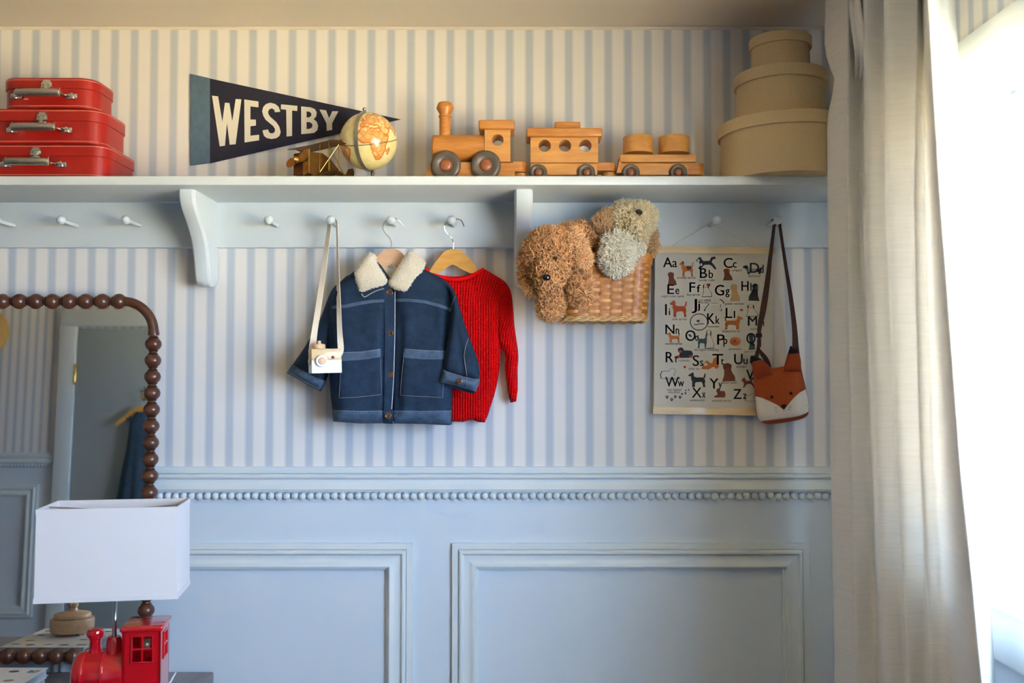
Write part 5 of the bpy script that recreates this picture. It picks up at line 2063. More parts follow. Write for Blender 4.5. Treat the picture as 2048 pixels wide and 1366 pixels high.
LETS = 'A 1326.4 1344.5 534.3 20.9|a 1345 1354 534.3 20|B 1400 1414 555.8 20.9|b 1417.6 1426 555.8 17|C 1447.5 1465 535.6 20.9|c 1466 1473 535 17|D 1500 1518 545.4 20.9|d 1519 1527 545.4 17|E 1335 1348 587.8 20.2|e 1351 1358.4 588 17|F 1379 1390.4 584 20.6|f 1393.5 1401 584.5 16|G 1430 1448 590.6 22|g 1451 1459 589 17|H 1483 1497 581.6 20.8|h 1501 1508 581.6 17|I 1330.5 1333.5 630 23.4|i 1338 1340.2 630 15|J 1383.5 1394 619 22.5|j 1394.8 1400 617 16|K 1414.5 1429.4 647.6 22.3|k 1431.5 1439 647.6 17|L 1451.5 1464 635.8 21.6|l 1467.8 1470 635.8 15|M 1496 1514 651 19.5|m 1516 1528 652 17|N 1331 1348.7 667.8 20.2|n 1351.5 1358 667.8 17|O 1371 1391 681.6 22.3|o 1390.4 1396.5 681.6 16|P 1434.5 1449 689 21.6|p 1447 1454.4 688 17|Q 1493 1511 687 22.3|q 1514 1522 688 17|R 1331.5 1346.6 724.3 21.8|r 1351 1356.5 724.5 17|S 1385.6 1398 731.6 22.3|s 1400 1406.5 731.6 17|T 1425 1446 729 22.5|t 1442 1447.5 729 16|U 1468.5 1485 728 21.6|u 1487 1495 728 17|V 1492.7 1508 759.5 21.6|v 1509 1517 759 17|W 1330.6 1357.7 773.4 20.9|w 1356 1368 773 17|X 1384 1403 795 21.2|x 1404.4 1411 795.5 17|Y 1419 1437 777 21.6|y 1437 1444 776 17|Z 1467 1483 797.7 20.9|z 1486.4 1492.7 797.7 17'
for q in LETS.split('|'):
    a = q.split(' ')
    g = G()
    put_text(g, a[0], float(a[1]), float(a[2]), float(a[3]), float(a[4]), bold=.35 if a[0].isupper() else .3)
    g.build('printed_letter', INK, post, smooth=False, fixn=False)
CAPT = 'airedale terrier 1354 1392 557.5|border collie 1398.5 1429.4 562.5|cavapoo 1463.5 1483.6 542.5|dachshund 1496 1520.5 554|english cocker spaniel 1323 1368 594.5|fox terrier 1374 1401 591.5|golden retriever 1450 1488.5 609.5|jack russell 1397 1421 602.5|terriers 1401 1418 607|irish terrier 1345 1374.5 640.5|komondor 1415.7 1439 655|lakeland terrier 1444.7 1481 664.5|maltese 1501 1523 660|norwich terrier 1330.6 1365 689.5|old english sheepdog 1388 1437 701.5|pomeranian 1458 1483 700|pumi terrier 1489 1516 705|rottweiler 1357.7 1380 723|shiba inu 1377 1399 739.5|utonagan 1472.5 1493.5 735|west highland 1334 1362.6 781.5|white terrier 1336 1360 786.5|tibetan mastiff 1443 1474 767.5|xoloitzcuintli 1379 1409 802.5|yorkshire terrier 1424 1463 803.5'
for q in CAPT.split('|'):
    a = q.split(' ')
    g = G()
    put_text(g, ' '.join(a[:-3]), float(a[-3]), float(a[-2]), float(a[-1]), 5.0)
    g.build('printed_caption', INK, post, smooth=False, fixn=False)

# the printed dogs: flat ink shapes in small unit drawings
def ell(cx, cy, rx, ry, n=14): return [(cx + rx * math.cos(2 * math.pi * i / n), cy + ry * math.sin(2 * math.pi * i / n)) for i in range(n)]


DOGS = {
    'stand': [(0, [(.10, .12), (.22, .02), (.30, .10), (.30, .28), (.42, .36), (.80, .36), (.90, .46), (.93, .64), (.90, .80), (.95, 1), (.80, 1), (.80, .82), (.72, .66), (.45, .68), (.36, .74), (.36, 1), (.20, 1), (.20, .62), (.14, .46), (.15, .30), (.0, .27), (.0, .19)]),
              (0, [(.82, .38), (.90, .10), (.96, .10), (.92, .42)])],
    'saddle': [(1, [(.46, .34), (.80, .34), (.84, .48), (.70, .58), (.52, .56)]), (1, [(.20, .03), (.30, .10), (.29, .24), (.22, .22)])],
    'sit': [(0, ell(.42, .17, .24, .17)), (0, [(.22, .22), (.62, .22), (.74, .50), (.92, .72), (.96, .98), (.08, 1), (.20, .70)]), (1, ell(.20, .20, .07, .16)), (1, ell(.64, .20, .07, .16)), (1, ell(.40, .26, .05, .04))],
    'lie': [(0, ell(.36, .30, .16, .26)), (0, [(.30, .40), (.60, .30), (.92, .34), (1, .62), (.96, .98), (.0, 1), (.04, .84), (.28, .74)]), (2, ell(.33, .42, .09, .12)), (2, [(.0, 1), (.04, .84), (.3, .80), (.34, 1)]), (2, [(.80, .76), (.98, .76), (.96, .98), (.80, .98)])],
    'run': [(0, [(.12, .10), (.22, .02), (.26, .16), (.36, .34), (.66, .32), (.76, .40), (.90, .66), (1, .92), (.92, .96), (.78, .70), (.66, .60), (.40, .62), (.30, .80), (.18, .94), (.10, .90), (.20, .66), (.16, .44), (.02, .36), (.02, .26)]), (0, [(.66, .34), (.74, .06), (.92, .0), (.98, .14), (.82, .22), (.76, .42)]), (2, ell(.12, .30, .06, .10)), (2, ell(.26, .60, .05, .10))],
    'long': [(0, [(.0, .16), (.16, .02), (.26, .14), (.30, .40), (.90, .42), (1, .30), (.98, .56), (.92, 1), (.82, 1), (.80, .78), (.36, .78), (.36, 1), (.24, 1), (.20, .60), (.14, .40), (.0, .32)]), (2, [(.22, .36), (.70, .42), (.70, .78), (.26, .78)])],
    'fluff': [(0, ell(.5, .5, .48, .48, 22)), (1, ell(.45, .44, .10, .08)), (1, ell(.62, .62, .22, .03)), (1, ell(.32, .66, .16, .03))],
    'bow': [(0, [(.0, .86), (.22, .34), (.36, .24), (.46, .40), (.62, .46), (.70, .10), (.88, .0), (1, .20), (.92, .40), (1, .70), (.86, .86), (.70, .70), (.40, .90)]), (2, ell(.26, .52, .10, .12)), (1, ell(.24, .46, .03, .03))],
}


def ink(name, rgb): return mat('print_' + name, rgb, .8)


IK = {n: ink(n, c) for n, c in dict(orange=(196, 112, 52), rust=(186, 76, 42), brown=(122, 66, 44), dark=(46, 48, 52), tan=(198, 160, 104), teal=(64, 88, 90), grey=(136, 146, 150), pale=(206, 200, 188), line=(84, 82, 80), red=(200, 70, 60)).items()}


def dog(kind, x0, x1, y0, y1, c0, c1='dark', c2='pale', flip=False, outline=False, extra=None):
    g = G()
    names = [c0, c1, c2]
    lay = 0
    shapes = list(DOGS[kind]) + (list(DOGS[extra]) if extra else [])
    if outline:
        names = ['line', 'pale', 'line']
        sh2 = []
        for m, pl in shapes:
            if m == 0:
                c = np.mean(pl, 0)
                sh2.append((0, [tuple(c + (np.array(p) - c) * 1.13) for p in pl]))
        sh2 += [(1, pl) for m, pl in shapes if m == 0] + [(2, pl) for m, pl in shapes if m == 1]
        shapes = sh2
    for m, pl in shapes:
        lay += 1
        q = [((x1 - p[0] * (x1 - x0)) if flip else (x0 + p[0] * (x1 - x0)), y0 + p[1] * (y1 - y0)) for p in pl]
        tri = tessellate_polygon([[Vector((p[0], p[1], 0)) for p in q]])
        g.add([P(p[0], p[1], YI - .00002 * lay + .0002) for p in q], [tuple(t) for t in tri], m)
    g.build('printed_dog', [IK[n] for n in names], post, smooth=False, fixn=False)


dog('stand', 1359, 1388, 521, 553, 'orange', 'dark', extra='saddle')
dog('run', 1392, 1433, 513, 540, 'dark', 'dark', 'pale')
dog('sit', 1444, 1466, 537, 561, 'brown', 'rust')
dog('long', 1486, 1524, 530, 548, 'dark', 'dark', 'grey')
dog('sit', 1333, 1354, 544, 571, 'brown', 'brown')
dog('sit', 1403, 1424, 568, 593, 'pale', 'dark', outline=True)
dog('sit', 1458, 1481, 568, 603, 'tan', 'tan')
dog('sit', 1496, 1521, 567, 602, 'dark', 'grey', flip=True)
dog('stand', 1340, 1375, 600, 634, 'rust', 'rust')
dog('run', 1410, 1447, 599, 622, 'pale', 'line', outline=True, flip=True)
dog('fluff', 1381, 1415, 628, 660, 'pale', 'line', outline=True)
dog('stand', 1447, 1486, 631, 659, 'orange', 'orange', flip=True)
dog('sit', 1491, 1516, 609, 632, 'pale', 'line', outline=True)
dog('stand', 1334, 1361, 664, 685, 'orange', 'orange')
dog('sit', 1410, 1428, 660, 696, 'pale', 'grey', outline=True)
dog('stand', 1394, 1418, 667, 696, 'teal', 'teal', flip=True)
dog('fluff', 1459, 1482, 674, 692, 'orange', 'brown')
dog('sit', 1496, 1511, 667, 700, 'teal', 'teal')
dog('lie', 1348, 1386, 694, 716, 'dark', 'dark', 'rust')
dog('bow', 1402, 1438, 714, 742, 'orange', 'dark', 'pale')
dog('sit', 1442, 1472, 726, 763, 'brown', 'brown')
dog('run', 1483, 1510, 754, 777, 'brown', 'brown', 'brown')
dog('lie', 1322, 1358, 736, 757, 'pale', 'line', outline=True, flip=True)
dog('stand', 1377, 1413, 744, 774, 'dark', 'dark')
dog('lie', 1428, 1451, 776, 795, 'brown', 'dark', 'brown')
dog('lie', 1491, 1513, 786, 802, 'pale', 'line', outline=True, flip=True)
g = G()
for px, py, s in ((1334, 794, 3), (1343.5, 799, 3), (1350.5, 793.5, 2.7), (1360, 794.5, 2.7), (1364, 788, 2), (1371, 786.5, 2), (1371.5, 781, 1.5), (1377.5, 780, 1.5)):
    for dx, dy, r in ((0, .4, .7), (-.8, -.3, .35), (-.25, -.8, .35), (.4, -.75, .35), (.9, -.2, .35)):
        q = ell(px + dx * s, py + dy * s, r * s, r * s, 8)
        g.add([P(p[0], p[1], YI) for p in q], [tuple(range(8))])
g.build('printed_paw_prints', IK['dark'], post, smooth=False, fixn=False)
g = G()
for cx, cy, rx, ry in ((1483, 620, 3, 2.2), (1369.5, 734, 2.6, 2.6), (1417, 570, 4, 3.2)):
    q = ell(cx, cy, rx, ry)
    g.add([P(p[0], p[1], YI - .0003) for p in q], [tuple(range(14))])
g.build('printed_spot', IK['red'], post, smooth=False, fixn=False)
g = G()
q = ell(1380, 671, 4.2, 1.8); q = [(1380 + (a - 1380) * .8 + (b - 671) * -.8, 671 + (a - 1380) * .65 + (b - 671) * .8) for a, b in q]
g.add([P(p[0], p[1], YI - .0003) for p in q], [tuple(range(14))])
g.build('printed_leaf', IK['teal'], post, smooth=False, fixn=False)

# ------------------------------------------------------------------ fox bag
RUST = mat('rust_felt', (166, 74, 30), .95, var=.08, vscale=120, bump=.2, bscale=800)
RUSTD = mat('dark_rust_felt', (150, 62, 26), .95, var=.08, vscale=120, bump=.2, bscale=800)
WFELT = mat('white_felt', (222, 214, 204), .95, bump=.2, bscale=800)
BFELT = mat('black_felt', (34, 30, 30), .95, bump=.2, bscale=800)
WEB = mat('dark_brown_webbing', (74, 50, 42), .9, var=.15, vscale=300, bump=.3, bscale=1200)
FY = -.050
fox = thing('fox_bag', 'rust coloured felt fox face shoulder bag hanging on the last peg by the curtain', 'bag', P(1558, 740, FY))
def z3(l): return [(1400 + x / 4.268, 640 + y / 4.268) for x, y in l]
bodyp = z3([(440, 400), (520, 420), (600, 408), (660, 408), (720, 392), (790, 400), (862, 398), (880, 480), (902, 575), (920, 660), (930, 740), (928, 790), (915, 820), (870, 845), (780, 865), (690, 880), (600, 893), (560, 890), (520, 868), (490, 830), (475, 760), (468, 660), (462, 560), (455, 480)])
fb = puff(bodyp, FY, .026, 24, 5, wrinkle(40, .003, 6.6), .7, 1)
fb.build('bag_body', RUST, fox, angle=3.2)
_f = resample(smooth_poly(bodyp, 1), 5); _wf = wrinkle(40, .003, 6.6)


def fyf(x, y):
    p = np.array([[x, y]], float)
    d = edge_dist(p, _f)[0] if inside(p, _f)[0] else 0
    t = min(1, d / 24)
    return FY - .026 * math.sqrt(1 - (1 - t) ** 2) - _wf(x, y) * min(1, t * 1.6)


patch(z3([(470, 650), (530, 665), (600, 695), (660, 725), (700, 755), (716, 768), (738, 742), (770, 700), (810, 655), (850, 620), (902, 590), (918, 660), (928, 735), (925, 785), (850, 822), (760, 838), (650, 852), (515, 867), (490, 825), (476, 750)]), fyf, .0026, 'white_cheeks', WFELT, fox, 5, 'white felt cheeks')
patch(z3([(692, 738), (700, 724), (735, 720), (736, 735), (716, 764)]), fyf, .0042, 'nose', BFELT, fox, 3, 'black felt nose')
for ex, ey in ((613, 658), (776, 627)):
    x, y = 1400 + ex / 4.268, 640 + ey / 4.268
    g = G(); c = P(x, y, fyf(x, y) - .0005); g.sphere(c, (.0036, .0018, .0034), 12, 8)
    g.build('eye', BFELT, fox)
for l in ([(632, 752), (650, 746), (662, 750)], [(634, 768), (652, 762), (664, 768)], [(644, 790), (656, 782), (668, 780)], [(752, 738), (766, 730), (782, 732)], [(750, 752), (766, 748), (784, 748)], [(746, 766), (760, 764), (774, 768)]):
    thread(z3(l), 0, fox, BFELT, .0006, 'whisker', 3, lambda a, b: fyf(a, b) - .0022)
thread(z3([(716, 768), (718, 785)]), 0, fox, BFELT, .0006, 'mouth_line', 3, lambda a, b: fyf(a, b) - .0022)
thread(z3([(520, 864), (650, 848), (770, 834), (860, 816), (922, 788)]), 0, fox, RUSTD, .0007, 'stitching', 6, lambda a, b: fyf(a, b) - .0022)
earL = z3([(428, 355), (434, 312), (452, 302), (525, 332), (600, 400), (625, 470), (560, 488), (490, 512), (450, 420)])
puff(earL, FY - .022, .006, 8, 4, None, .4, 0).build('ear', RUSTD, fox, angle=3.2)
puff(z3([(426, 372), (428, 340), (432, 306), (455, 302), (525, 332), (510, 346), (470, 360)]), FY - .0245, .0065, 6, 3, None, .4, 0).build('ear_tip', BFELT, fox, angle=3.2, label='black ear tip')
earR = z3([(750, 285), (848, 280), (862, 350), (866, 440), (790, 444), (714, 440), (722, 380)])
puff(earR, FY - .020, .006, 8, 4, None, .4, 0).build('ear', RUSTD, fox, angle=3.2)
puff(z3([(750, 287), (762, 250), (770, 224), (784, 222), (795, 240), (840, 236), (850, 282), (800, 284)]), FY - .0225, .0065, 6, 3, None, .4, 0).build('ear_tip', BFELT, fox, angle=3.2, label='black ear tip')
thread(z3([(490, 512), (560, 490), (625, 472)]), FY - .030, fox, RUSTD, .0006)
thread(z3([(714, 442), (790, 446), (866, 442)]), FY - .027, fox, RUSTD, .0006)
# strap: two strands from the peg, slider and loose tail on the left one
px6 = pegx[1556]
g = G()
LL = [Vector((px6 - .003, -.052, PEGZ + .0055)), P(1549, 440, -.052), P(1545.5, 450, -.052), P(1537, 510, -.052), P(1530, 560, -.053), P(1520, 620, -.055), P(1514.5, 655, -.058), P(1514, 690, -.058), P(1507, 718, -.058)]
RR = [Vector((px6 - .003, -.064, PEGZ + .0055)), P(1551, 440, -.064), P(1550, 452, -.062), P(1544, 512, -.060), P(1540, 562, -.060), P(1532, 622, -.060), P(1523, 658, -.060), P(1521, 692, -.060), P(1515.5, 722, -.060)]
L2 = [Vector((px6 + .003, -.052, PEGZ + .0055)), P(1559, 442, -.050), P(1558, 452, -.048), P(1567, 520, -.048), P(1577, 590, -.050), P(1583.5, 650, -.054), P(1584.5, 694, -.056), P(1585, 712, -.056)]
R2_ = [Vector((px6 + .003, -.064, PEGZ + .0055)), P(1563, 441, -.060), P(1563, 452, -.056), P(1573, 520, -.054), P(1585, 590, -.056), P(1593.5, 650, -.058), P(1597, 690, -.058), P(1599, 712, -.058)]
g.strap(catmull(LL[::-1] + L2, 4), catmull(RR[::-1] + R2_, 4), .0016)
g.build('shoulder_strap', WEB, fox, angle=1.2)
g = G()
g.strap(catmull([P(1514, 690, -.061), P(1522, 700, -.062), P(1533, 712, -.062), P(1539, 722, -.060), P(1543, 735, -.056)], 4), catmull([P(1515, 700, -.064), P(1520, 708, -.065), P(1526, 718, -.065), P(1530, 728, -.062), P(1532, 738, -.058)], 4), .0016)
g.build('strap_tail', WEB, fox, angle=1.2)
g = G()
c = P(1517, 671, -.061)
g.box((c.x - .0072, -.0655, c.z - .0045), (c.x + .0072, -.0615, c.z + .0045), .0012)
g.build('strap_slider', BFELT, fox)

# ------------------------------------------------------------------ table, books, wooden box
TZ = P(428, 1343, -.035).z
TXR = P(428, 1343, -.035).x
tab = thing('dresser', 'grey brown wooden dresser under the lamp and mirror', 'dresser', (TXR - .45, -.29, 0))
g = G(); g.box((TXR - .92, -.545, TZ - .028), (TXR, -.035, TZ), .004, 0, 3)
g.build('dresser_top', DARKWOOD, tab)
g = G(); g.box((TXR - .90, -.525, .12), (TXR - .02, -.045, TZ - .028), .002)
g.build('carcass', DARKWOOD, tab)
for j in range(3):
    for i in range(2):
        x0 = TXR - .885 + i * .43
        z0 = .15 + j * .215
        g = G(); g.box((x0, -.543, z0), (x0 + .42, -.5255, z0 + .205), .003)
        d = g.build('drawer', DARKWOOD, tab)
        g = G(); g.lathe([(.006, 0), (.006, .012), (.014, .018), (.013, .026), (0, .028)], 16, axis_matrix((x0 + .21, -.543, z0 + .10), (0, -1, 0)))
        g.build('knob', BRASS, d)
for x in (TXR - .88, TXR - .07):
    for y in (-.50, -.10):
        g = G(); g.box((x, y, 0), (x + .045, y + .045, .12), .003)
        g.build('leg', DARKWOOD, tab)

BOOKW = mat('white_book_cover', (226, 228, 232), .45)
PAGES = mat('book_page_edges', (196, 204, 214), .8, var=.08, vscale=400, stretch=(1, 1, 30))
KSP = NT('spotted_book_cover')
BSPOT = [mat('cover_spot_brown', (92, 62, 52), .5), mat('cover_spot_grey', (150, 160, 172), .5), mat('cover_spot_plum', (120, 92, 108), .5), mat('cover_spot_ochre', (160, 136, 104), .5)]
bpos = P(97, 1335, -.172)
BT = bpos.z
bh = (BT - TZ) / 3
for i, (lab, dx, dy) in enumerate((('white board book at the bottom of the stack below the mirror', -.004, -.004), ('white board book in the middle of the stack below the mirror', .001, -.008), ('white board book with brown spots on its cover, topmost of the stack', 0, 0))):
    x1, y1 = bpos.x + dx, -.172 + dy
    z0 = TZ + i * bh
    t = thing('board_book', lab, 'book', (x1 - .1, y1 - .11, z0), 'board books below the mirror')
    g = G()
    g.box((x1 - .20, y1 - .218, z0), (x1, y1, z0 + .0022), .0008)
    g.box((x1 - .20, y1 - .218, z0 + bh - .0024), (x1, y1, z0 + bh - .0002), .0008)
    g.box((x1 - .2005, y1 - .218, z0), (x1 - .198, y1, z0 + bh - .0002), .0008)
    g.build('cover', BOOKW, t)
    g = G(); g.box((x1 - .198, y1 - .214, z0 + .0022), (x1 - .003, y1 - .003, z0 + bh - .0024))
    g.build('page_block', PAGES, t, smooth=False)
    if i == 2:
        sp_ = [(-.020, -.030, 1), (-.060, -.026, 0), (-.100, -.030, 1), (-.140, -.026, 0), (-.178, -.034, 1), (-.040, -.085, 3), (-.165, -.075, 3), (-.030, -.128, 2), (-.075, -.140, 0), (-.170, -.135, 2), (-.025, -.180, 0), (-.125, -.190, 1), (-.175, -.188, 0)]
        for q, (sx, sy, c) in enumerate(sp_):
            g = G()
            g.lathe([(1, 0), (1, .0003)], 20, Matrix.Translation((x1 + sx, y1 + sy, z0 + bh - .0003)) @ Matrix.Rotation(.5 * math.sin(q * 3.1), 4, 'Z') @ Matrix.Diagonal((.011, .0065, 1, 1)))
            g.build('printed_spot', BSPOT[c], t)
        # small dark print near the edge of the cover
        g = G()
        vs, fs, a, b = glyph('&%')
        g.add([(x1 - .030 + (v[0] - a) * .020, y1 - .028 + v[1] * .016, z0 + bh + .0001) for v in vs], fs)
        g.build('cover_print', INK, t, smooth=False, fixn=False)

wb = thing('wooden_box', 'small round wooden lidded box with turned knob, reflected in the mirror', 'box', (-1.093, -.320, BT))
M = Matrix.Translation((-1.093, -.320, BT))
g = G()
for a in (30, 150, 270):
    g.lathe([(.003, 0), (.006, .004), (.006, .008)], 10, M @ Matrix.Translation((.032 * math.cos(math.radians(a)), .032 * math.sin(math.radians(a)), 0)))
g.build('foot', PEGWOOD, wb)
g = G(); g.lathe([(.044, .006), (.049, .009), (.051, .018), (.0515, .034), (.0495, .039), (.044, .040), (0, .040)], 40, M)
g.build('box_body', PEGWOOD, wb)
g = G(); g.lathe([(.041, .040), (.043, .042), (.043, .048), (.041, .051), (.022, .055), (.012, .058), (.010, .064), (.013, .070), (.012, .077), (.006, .082), (.0045, .096), (.006, .102), (0, .106)], 36, M)
g.build('lid', PEGWOOD, wb)

# ------------------------------------------------------------------ mirror with bobbin frame
ML = math.radians(2.0)
mo = Vector((0, -.085, P(16, 1312, -.085).z))          # centre line of the bottom rail


def mp_(x, h, o=0.0):
    """Point on the leaning mirror plane: h along the slope, o towards the room."""
    return Vector((x, mo.y + h * math.sin(ML) - o * math.cos(ML), mo.z + h * math.cos(ML) + o * math.sin(ML)))


mxr = P(303, 830, -.066).x
HM = (P(60, 603, -.058).z - mo.z) / math.cos(ML)
mxl = mxr - .62
mir = thing('mirror', 'mirror in a dark brown turned bobbin frame standing behind the lamp', 'mirror', ((mxl + mxr) / 2, mo.y, TZ))
g = G()
cr_ = .072
pl = [(mxr - cr_ + cr_ * math.cos(t), HM - cr_ + cr_ * math.sin(t)) for t in np.linspace(0, math.pi / 2, 10)] + [(mxl + cr_ - cr_ * math.sin(t), HM - cr_ + cr_ * math.cos(t)) for t in np.linspace(0, math.pi / 2, 10)] + [(mxl, 0), (mxr, 0)]
g.prism(pl, lambda p, q: mp_(p[0], p[1], .002 - .003 * q))
g.build('mirror_glass', SILVER, mir, smooth=False)
g = G()
g.prism([(mxl + (p[0] - mxl), p[1]) for p in pl], lambda p, q: mp_(p[0], p[1], -.002 - .008 * q))
g.build('backing_board', DARKWOOD, mir, smooth=False)
# smooth bent corners
for sx in (1, -1):
    g = G()
    cx = mxr - cr_ if sx > 0 else mxl + cr_
    pts = [mp_(cx - sx * .006, HM)] + [mp_(cx + sx * cr_ * math.sin(t), HM - cr_ + cr_ * math.cos(t)) for t in np.linspace(0, math.pi / 2, 14)] + [mp_(cx + sx * cr_, HM - cr_ - .006)]
    g.tube(pts, [.0125] * 2 + [.0112] * 12 + [.0125] * 2, 14)
    g.build('bent_corner', WALNUT, mir)
BR = .0182
bme = {}


def bead_at(p, ax, key='b'):
    if key not in bme:
        g = G()
        g.lathe([(.0085, -.0186), (.0088, -.0172), (.0120, -.0150)] + [(BR * math.cos(t), .0165 * math.sin(t)) for t in np.linspace(-1.0, 1.0, 13)] + [(.0120, .0150), (.0088, .0172), (.0085, .0186)], 20)
        o = g.build('bobbin', WALNUT, mir)
        bme[key] = o
    else:
        o = bme[key].copy(); COL.objects.link(o)
    o.matrix_basis = axis_matrix(p, ax)
    return o


for sx, xx in ((1, mxr), (-1, mxl)):
    n = int((HM - cr_ - .02) / .0366)
    stp = (HM - cr_ - .014) / n
    for i in range(n):
        bead_at(mp_(xx, HM - cr_ - .026 - i * stp), mp_(0, 1) - mp_(0, 0))
n = int(round((.62 - 2 * cr_ - .01) / .0366))
stp = (.62 - 2 * cr_ - .018) / (n - 1)
for i in range(n):
    bead_at(mp_(mxl + cr_ + .009 + i * stp, HM), (1, 0, 0))
n = int(round(.62 / .0372))
stp = .62 / n
off = (P(16, 1312, -.085).x - mxl) % stp
for i in range(n + 1):
    x = mxl + off + i * stp
    if x < mxr - .012 and x > mxl + .012:
        bead_at(mp_(x, 0), (1, 0, 0))
for xx in (mxl + .06, mxr - .035):
    g = G(); p = mp_(xx, 0)
    g.lathe([(.012, TZ - p.z), (.018, TZ - p.z + .006), (.013, -.012), (.012, 0)], 16, Matrix.Translation(p))
    g.build('bun_foot', WALNUT, mir)

# ------------------------------------------------------------------ locomotive lamp
SHADEM = NT('white_lampshade')
SHADEM.b.inputs['Base Color'].default_value = lin((218, 211, 208)) + (1,)
SHADEM.b.inputs['Roughness'].default_value = .85
tl = SHADEM.n('ShaderNodeBsdfTranslucent'); tl.inputs[0].default_value = lin((240, 240, 242)) + (1,)
mx = SHADEM.n('ShaderNodeMixShader'); mx.inputs[0].default_value = .18
SHADEM.l(SHADEM.b.outputs[0], mx.inputs[1]); SHADEM.l(tl.outputs[0], mx.inputs[2]); SHADEM.l(mx.outputs[0], SHADEM.out.inputs[0])
SHADE = SHADEM.m
CERAMIC = mat('red_glazed_ceramic', (176, 8, 20), .12, coat=1.0, spec=.5)
fr = P(345, 1015, -.480)
br_ = PZ(389, 997.5, fr.z)
fl_ = PZ(62, 1021, fr.z)
zb_ = P(345, 1198, -.480).z
yaw = math.atan2((fr - fl_).y, (fr - fl_).x)
Wd = (fr - fl_).length; Dp = (br_ - fr).length
ctr = (fl_ + br_) / 2
LM = Matrix.Translation((ctr.x, ctr.y, TZ + .0008)) @ Matrix.Rotation(yaw, 4, 'Z')
lamp = thing('table_lamp', 'table lamp with a white rectangular shade on a glossy red ceramic locomotive base', 'lamp', (ctr.x, ctr.y, TZ))
zt_, zb2 = fr.z - TZ, zb_ - TZ
hw_, hd_ = Wd / 2, Dp / 2


def taper(z): return 1 + .012 * (zt_ - z) / (zt_ - zb2)


g = G()
vs, fs = [], []
th = .0012
corner = [(-1, -1), (1, -1), (1, 1), (-1, 1)]
for z in (zb2, zt_):
    for o in (0, th):
        for cx, cy in corner:
            vs.append(LM @ Vector((cx * (hw_ * taper(z) - o), cy * (hd_ * taper(z) - o), z)))
for i in range(4):
    j = (i + 1) % 4
    fs += [(i, j, 8 + j, 8 + i), (4 + j, 4 + i, 12 + i, 12 + j), (i, 4 + i, 4 + j, j), (8 + i, 8 + j, 12 + j, 12 + i)]
g.add(vs, fs)
shade = g.build('shade', SHADE, lamp, smooth=False)
for z, h in ((zt_, -.0085), (zb2, .0085)):
    g = G()
    vs, fs = [], []
    for zz_ in (z + (.0006 if h < 0 else -.0006), z + h):
        for o in (-.0010, .0016):
            for cx, cy in corner:
                vs.append(LM @ Vector((cx * (hw_ * taper(z) - o), cy * (hd_ * taper(z) - o), zz_)))
    for i in range(4):
        j = (i + 1) % 4
        fs += [(i, j, 8 + j, 8 + i), (4 + j, 4 + i, 12 + i, 12 + j), (i, 4 + i, 4 + j, j), (8 + i, 8 + j, 12 + j, 12 + i)]
    g.add(vs, fs)
    g.build('shade_trim', SHADE, shade, smooth=False)
# pole, socket, bulb, spider
px0 = (PZ(232, 1240, TZ + .22).x - ctr.x) / math.cos(yaw)
rt = .23
g = G(); g.lathe([(.0042, .140), (.0042, zb2 + .02), (.006, zb2 + .022), (.006, zb2 + .03)], 14, LM @ Matrix.Translation((px0, 0, 0)))
g.build('pole', CHROME, lamp)
g = G(); g.lathe([(.0105, .135), (.0105, .155), (.0145, .156), (.0145, .158), (.006, .160)], 18, LM @ Matrix.Translation((px0, 0, 0)))
g.build('pole_collar', BRASS, lamp)
g = G(); g.lathe([(.016, zb2 + .03), (.016, zb2 + .06), (.012, zb2 + .065)], 16, LM @ Matrix.Translation((px0, 0, 0)))
g.build('socket', BLACK, lamp)
g = G(); g.lathe([(.012, zb2 + .064), (.016, zb2 + .08), (.024, zb2 + .10), (.022, zb2 + .115), (.012, zb2 + .125), (0, zb2 + .127)], 18, LM @ Matrix.Translation((px0, 0, 0)))
g.build('bulb', mat('unlit_bulb_glass', (236, 236, 232), .3), lamp)
g = G()
for cx, cy in ((-1, 0), (1, 0)):
    g.tube([LM @ Vector((px0, 0, zt_ - .012)), LM @ Vector((cx * (hw_ - .003), 0, zt_ - .004))], .0015, 6)
g.tube([LM @ Vector((px0, 0, zb2 + .03)), LM @ Vector((px0 + .03, 0, zb2 + .08)), LM @ Vector((px0, 0, zt_ - .012))], .0015, 6)
g.build('shade_harp', CHROME, lamp)


# ceramic locomotive: local x along the engine, z above the dresser
def lx(px, h=.16, y=-.03):
    """Local x of a photo column on the engine's near side."""
    q = PZ(px, pyof(ctr.x, ctr.y + y, TZ + h), TZ + h)
    u = (px - 1024) / F_PX
    # solve for x on the line y_local = y
    for_x = 0.0
    for _ in range(20):
        wp = LM @ Vector((for_x, y, h))
        dy, dz = wp.y + D_CAM, wp.z - H_CAM
        cur_ = 1024 + F_PX * wp.x / (dy * _cp + dz * _sp)
        for_x += (px - cur_) * (D_CAM + wp.y) / F_PX
    return for_x


def lz(py, px, y=-.03):
    z = .15
    for _ in range(20):
        wp = LM @ Vector((lx(px, z, y), y, z))
        z += (pyof(wp.x, wp.y, wp.z) - py) * (D_CAM + wp.y) / F_PX
    return z


CY = .038            # half depth of the cab
xa_, xb2 = lx(243, .15, -CY), lx(321, .15, -CY)
zr = lz(1262, 300, -CY)
zr2 = lz(1251, 300, -CY)
zc0 = .062
# cab walls with window openings
wx0, wx1 = lx(262, .13, -CY), lx(305, .13, -CY)
wz1, wz0 = lz(1272, 285, -CY), lz(1325, 285, -CY)
cab = G()


def wall_with_window(g, x0, x1, z0, z1, w0, w1, v0, v1, fn):
    hole = [(w0, v0), (w1, v0), (w1, v1), (w0, v1)]
    g.prism([(x0, z0), (x1, z0), (x1, z1), (x0, z1)], fn, [hole])


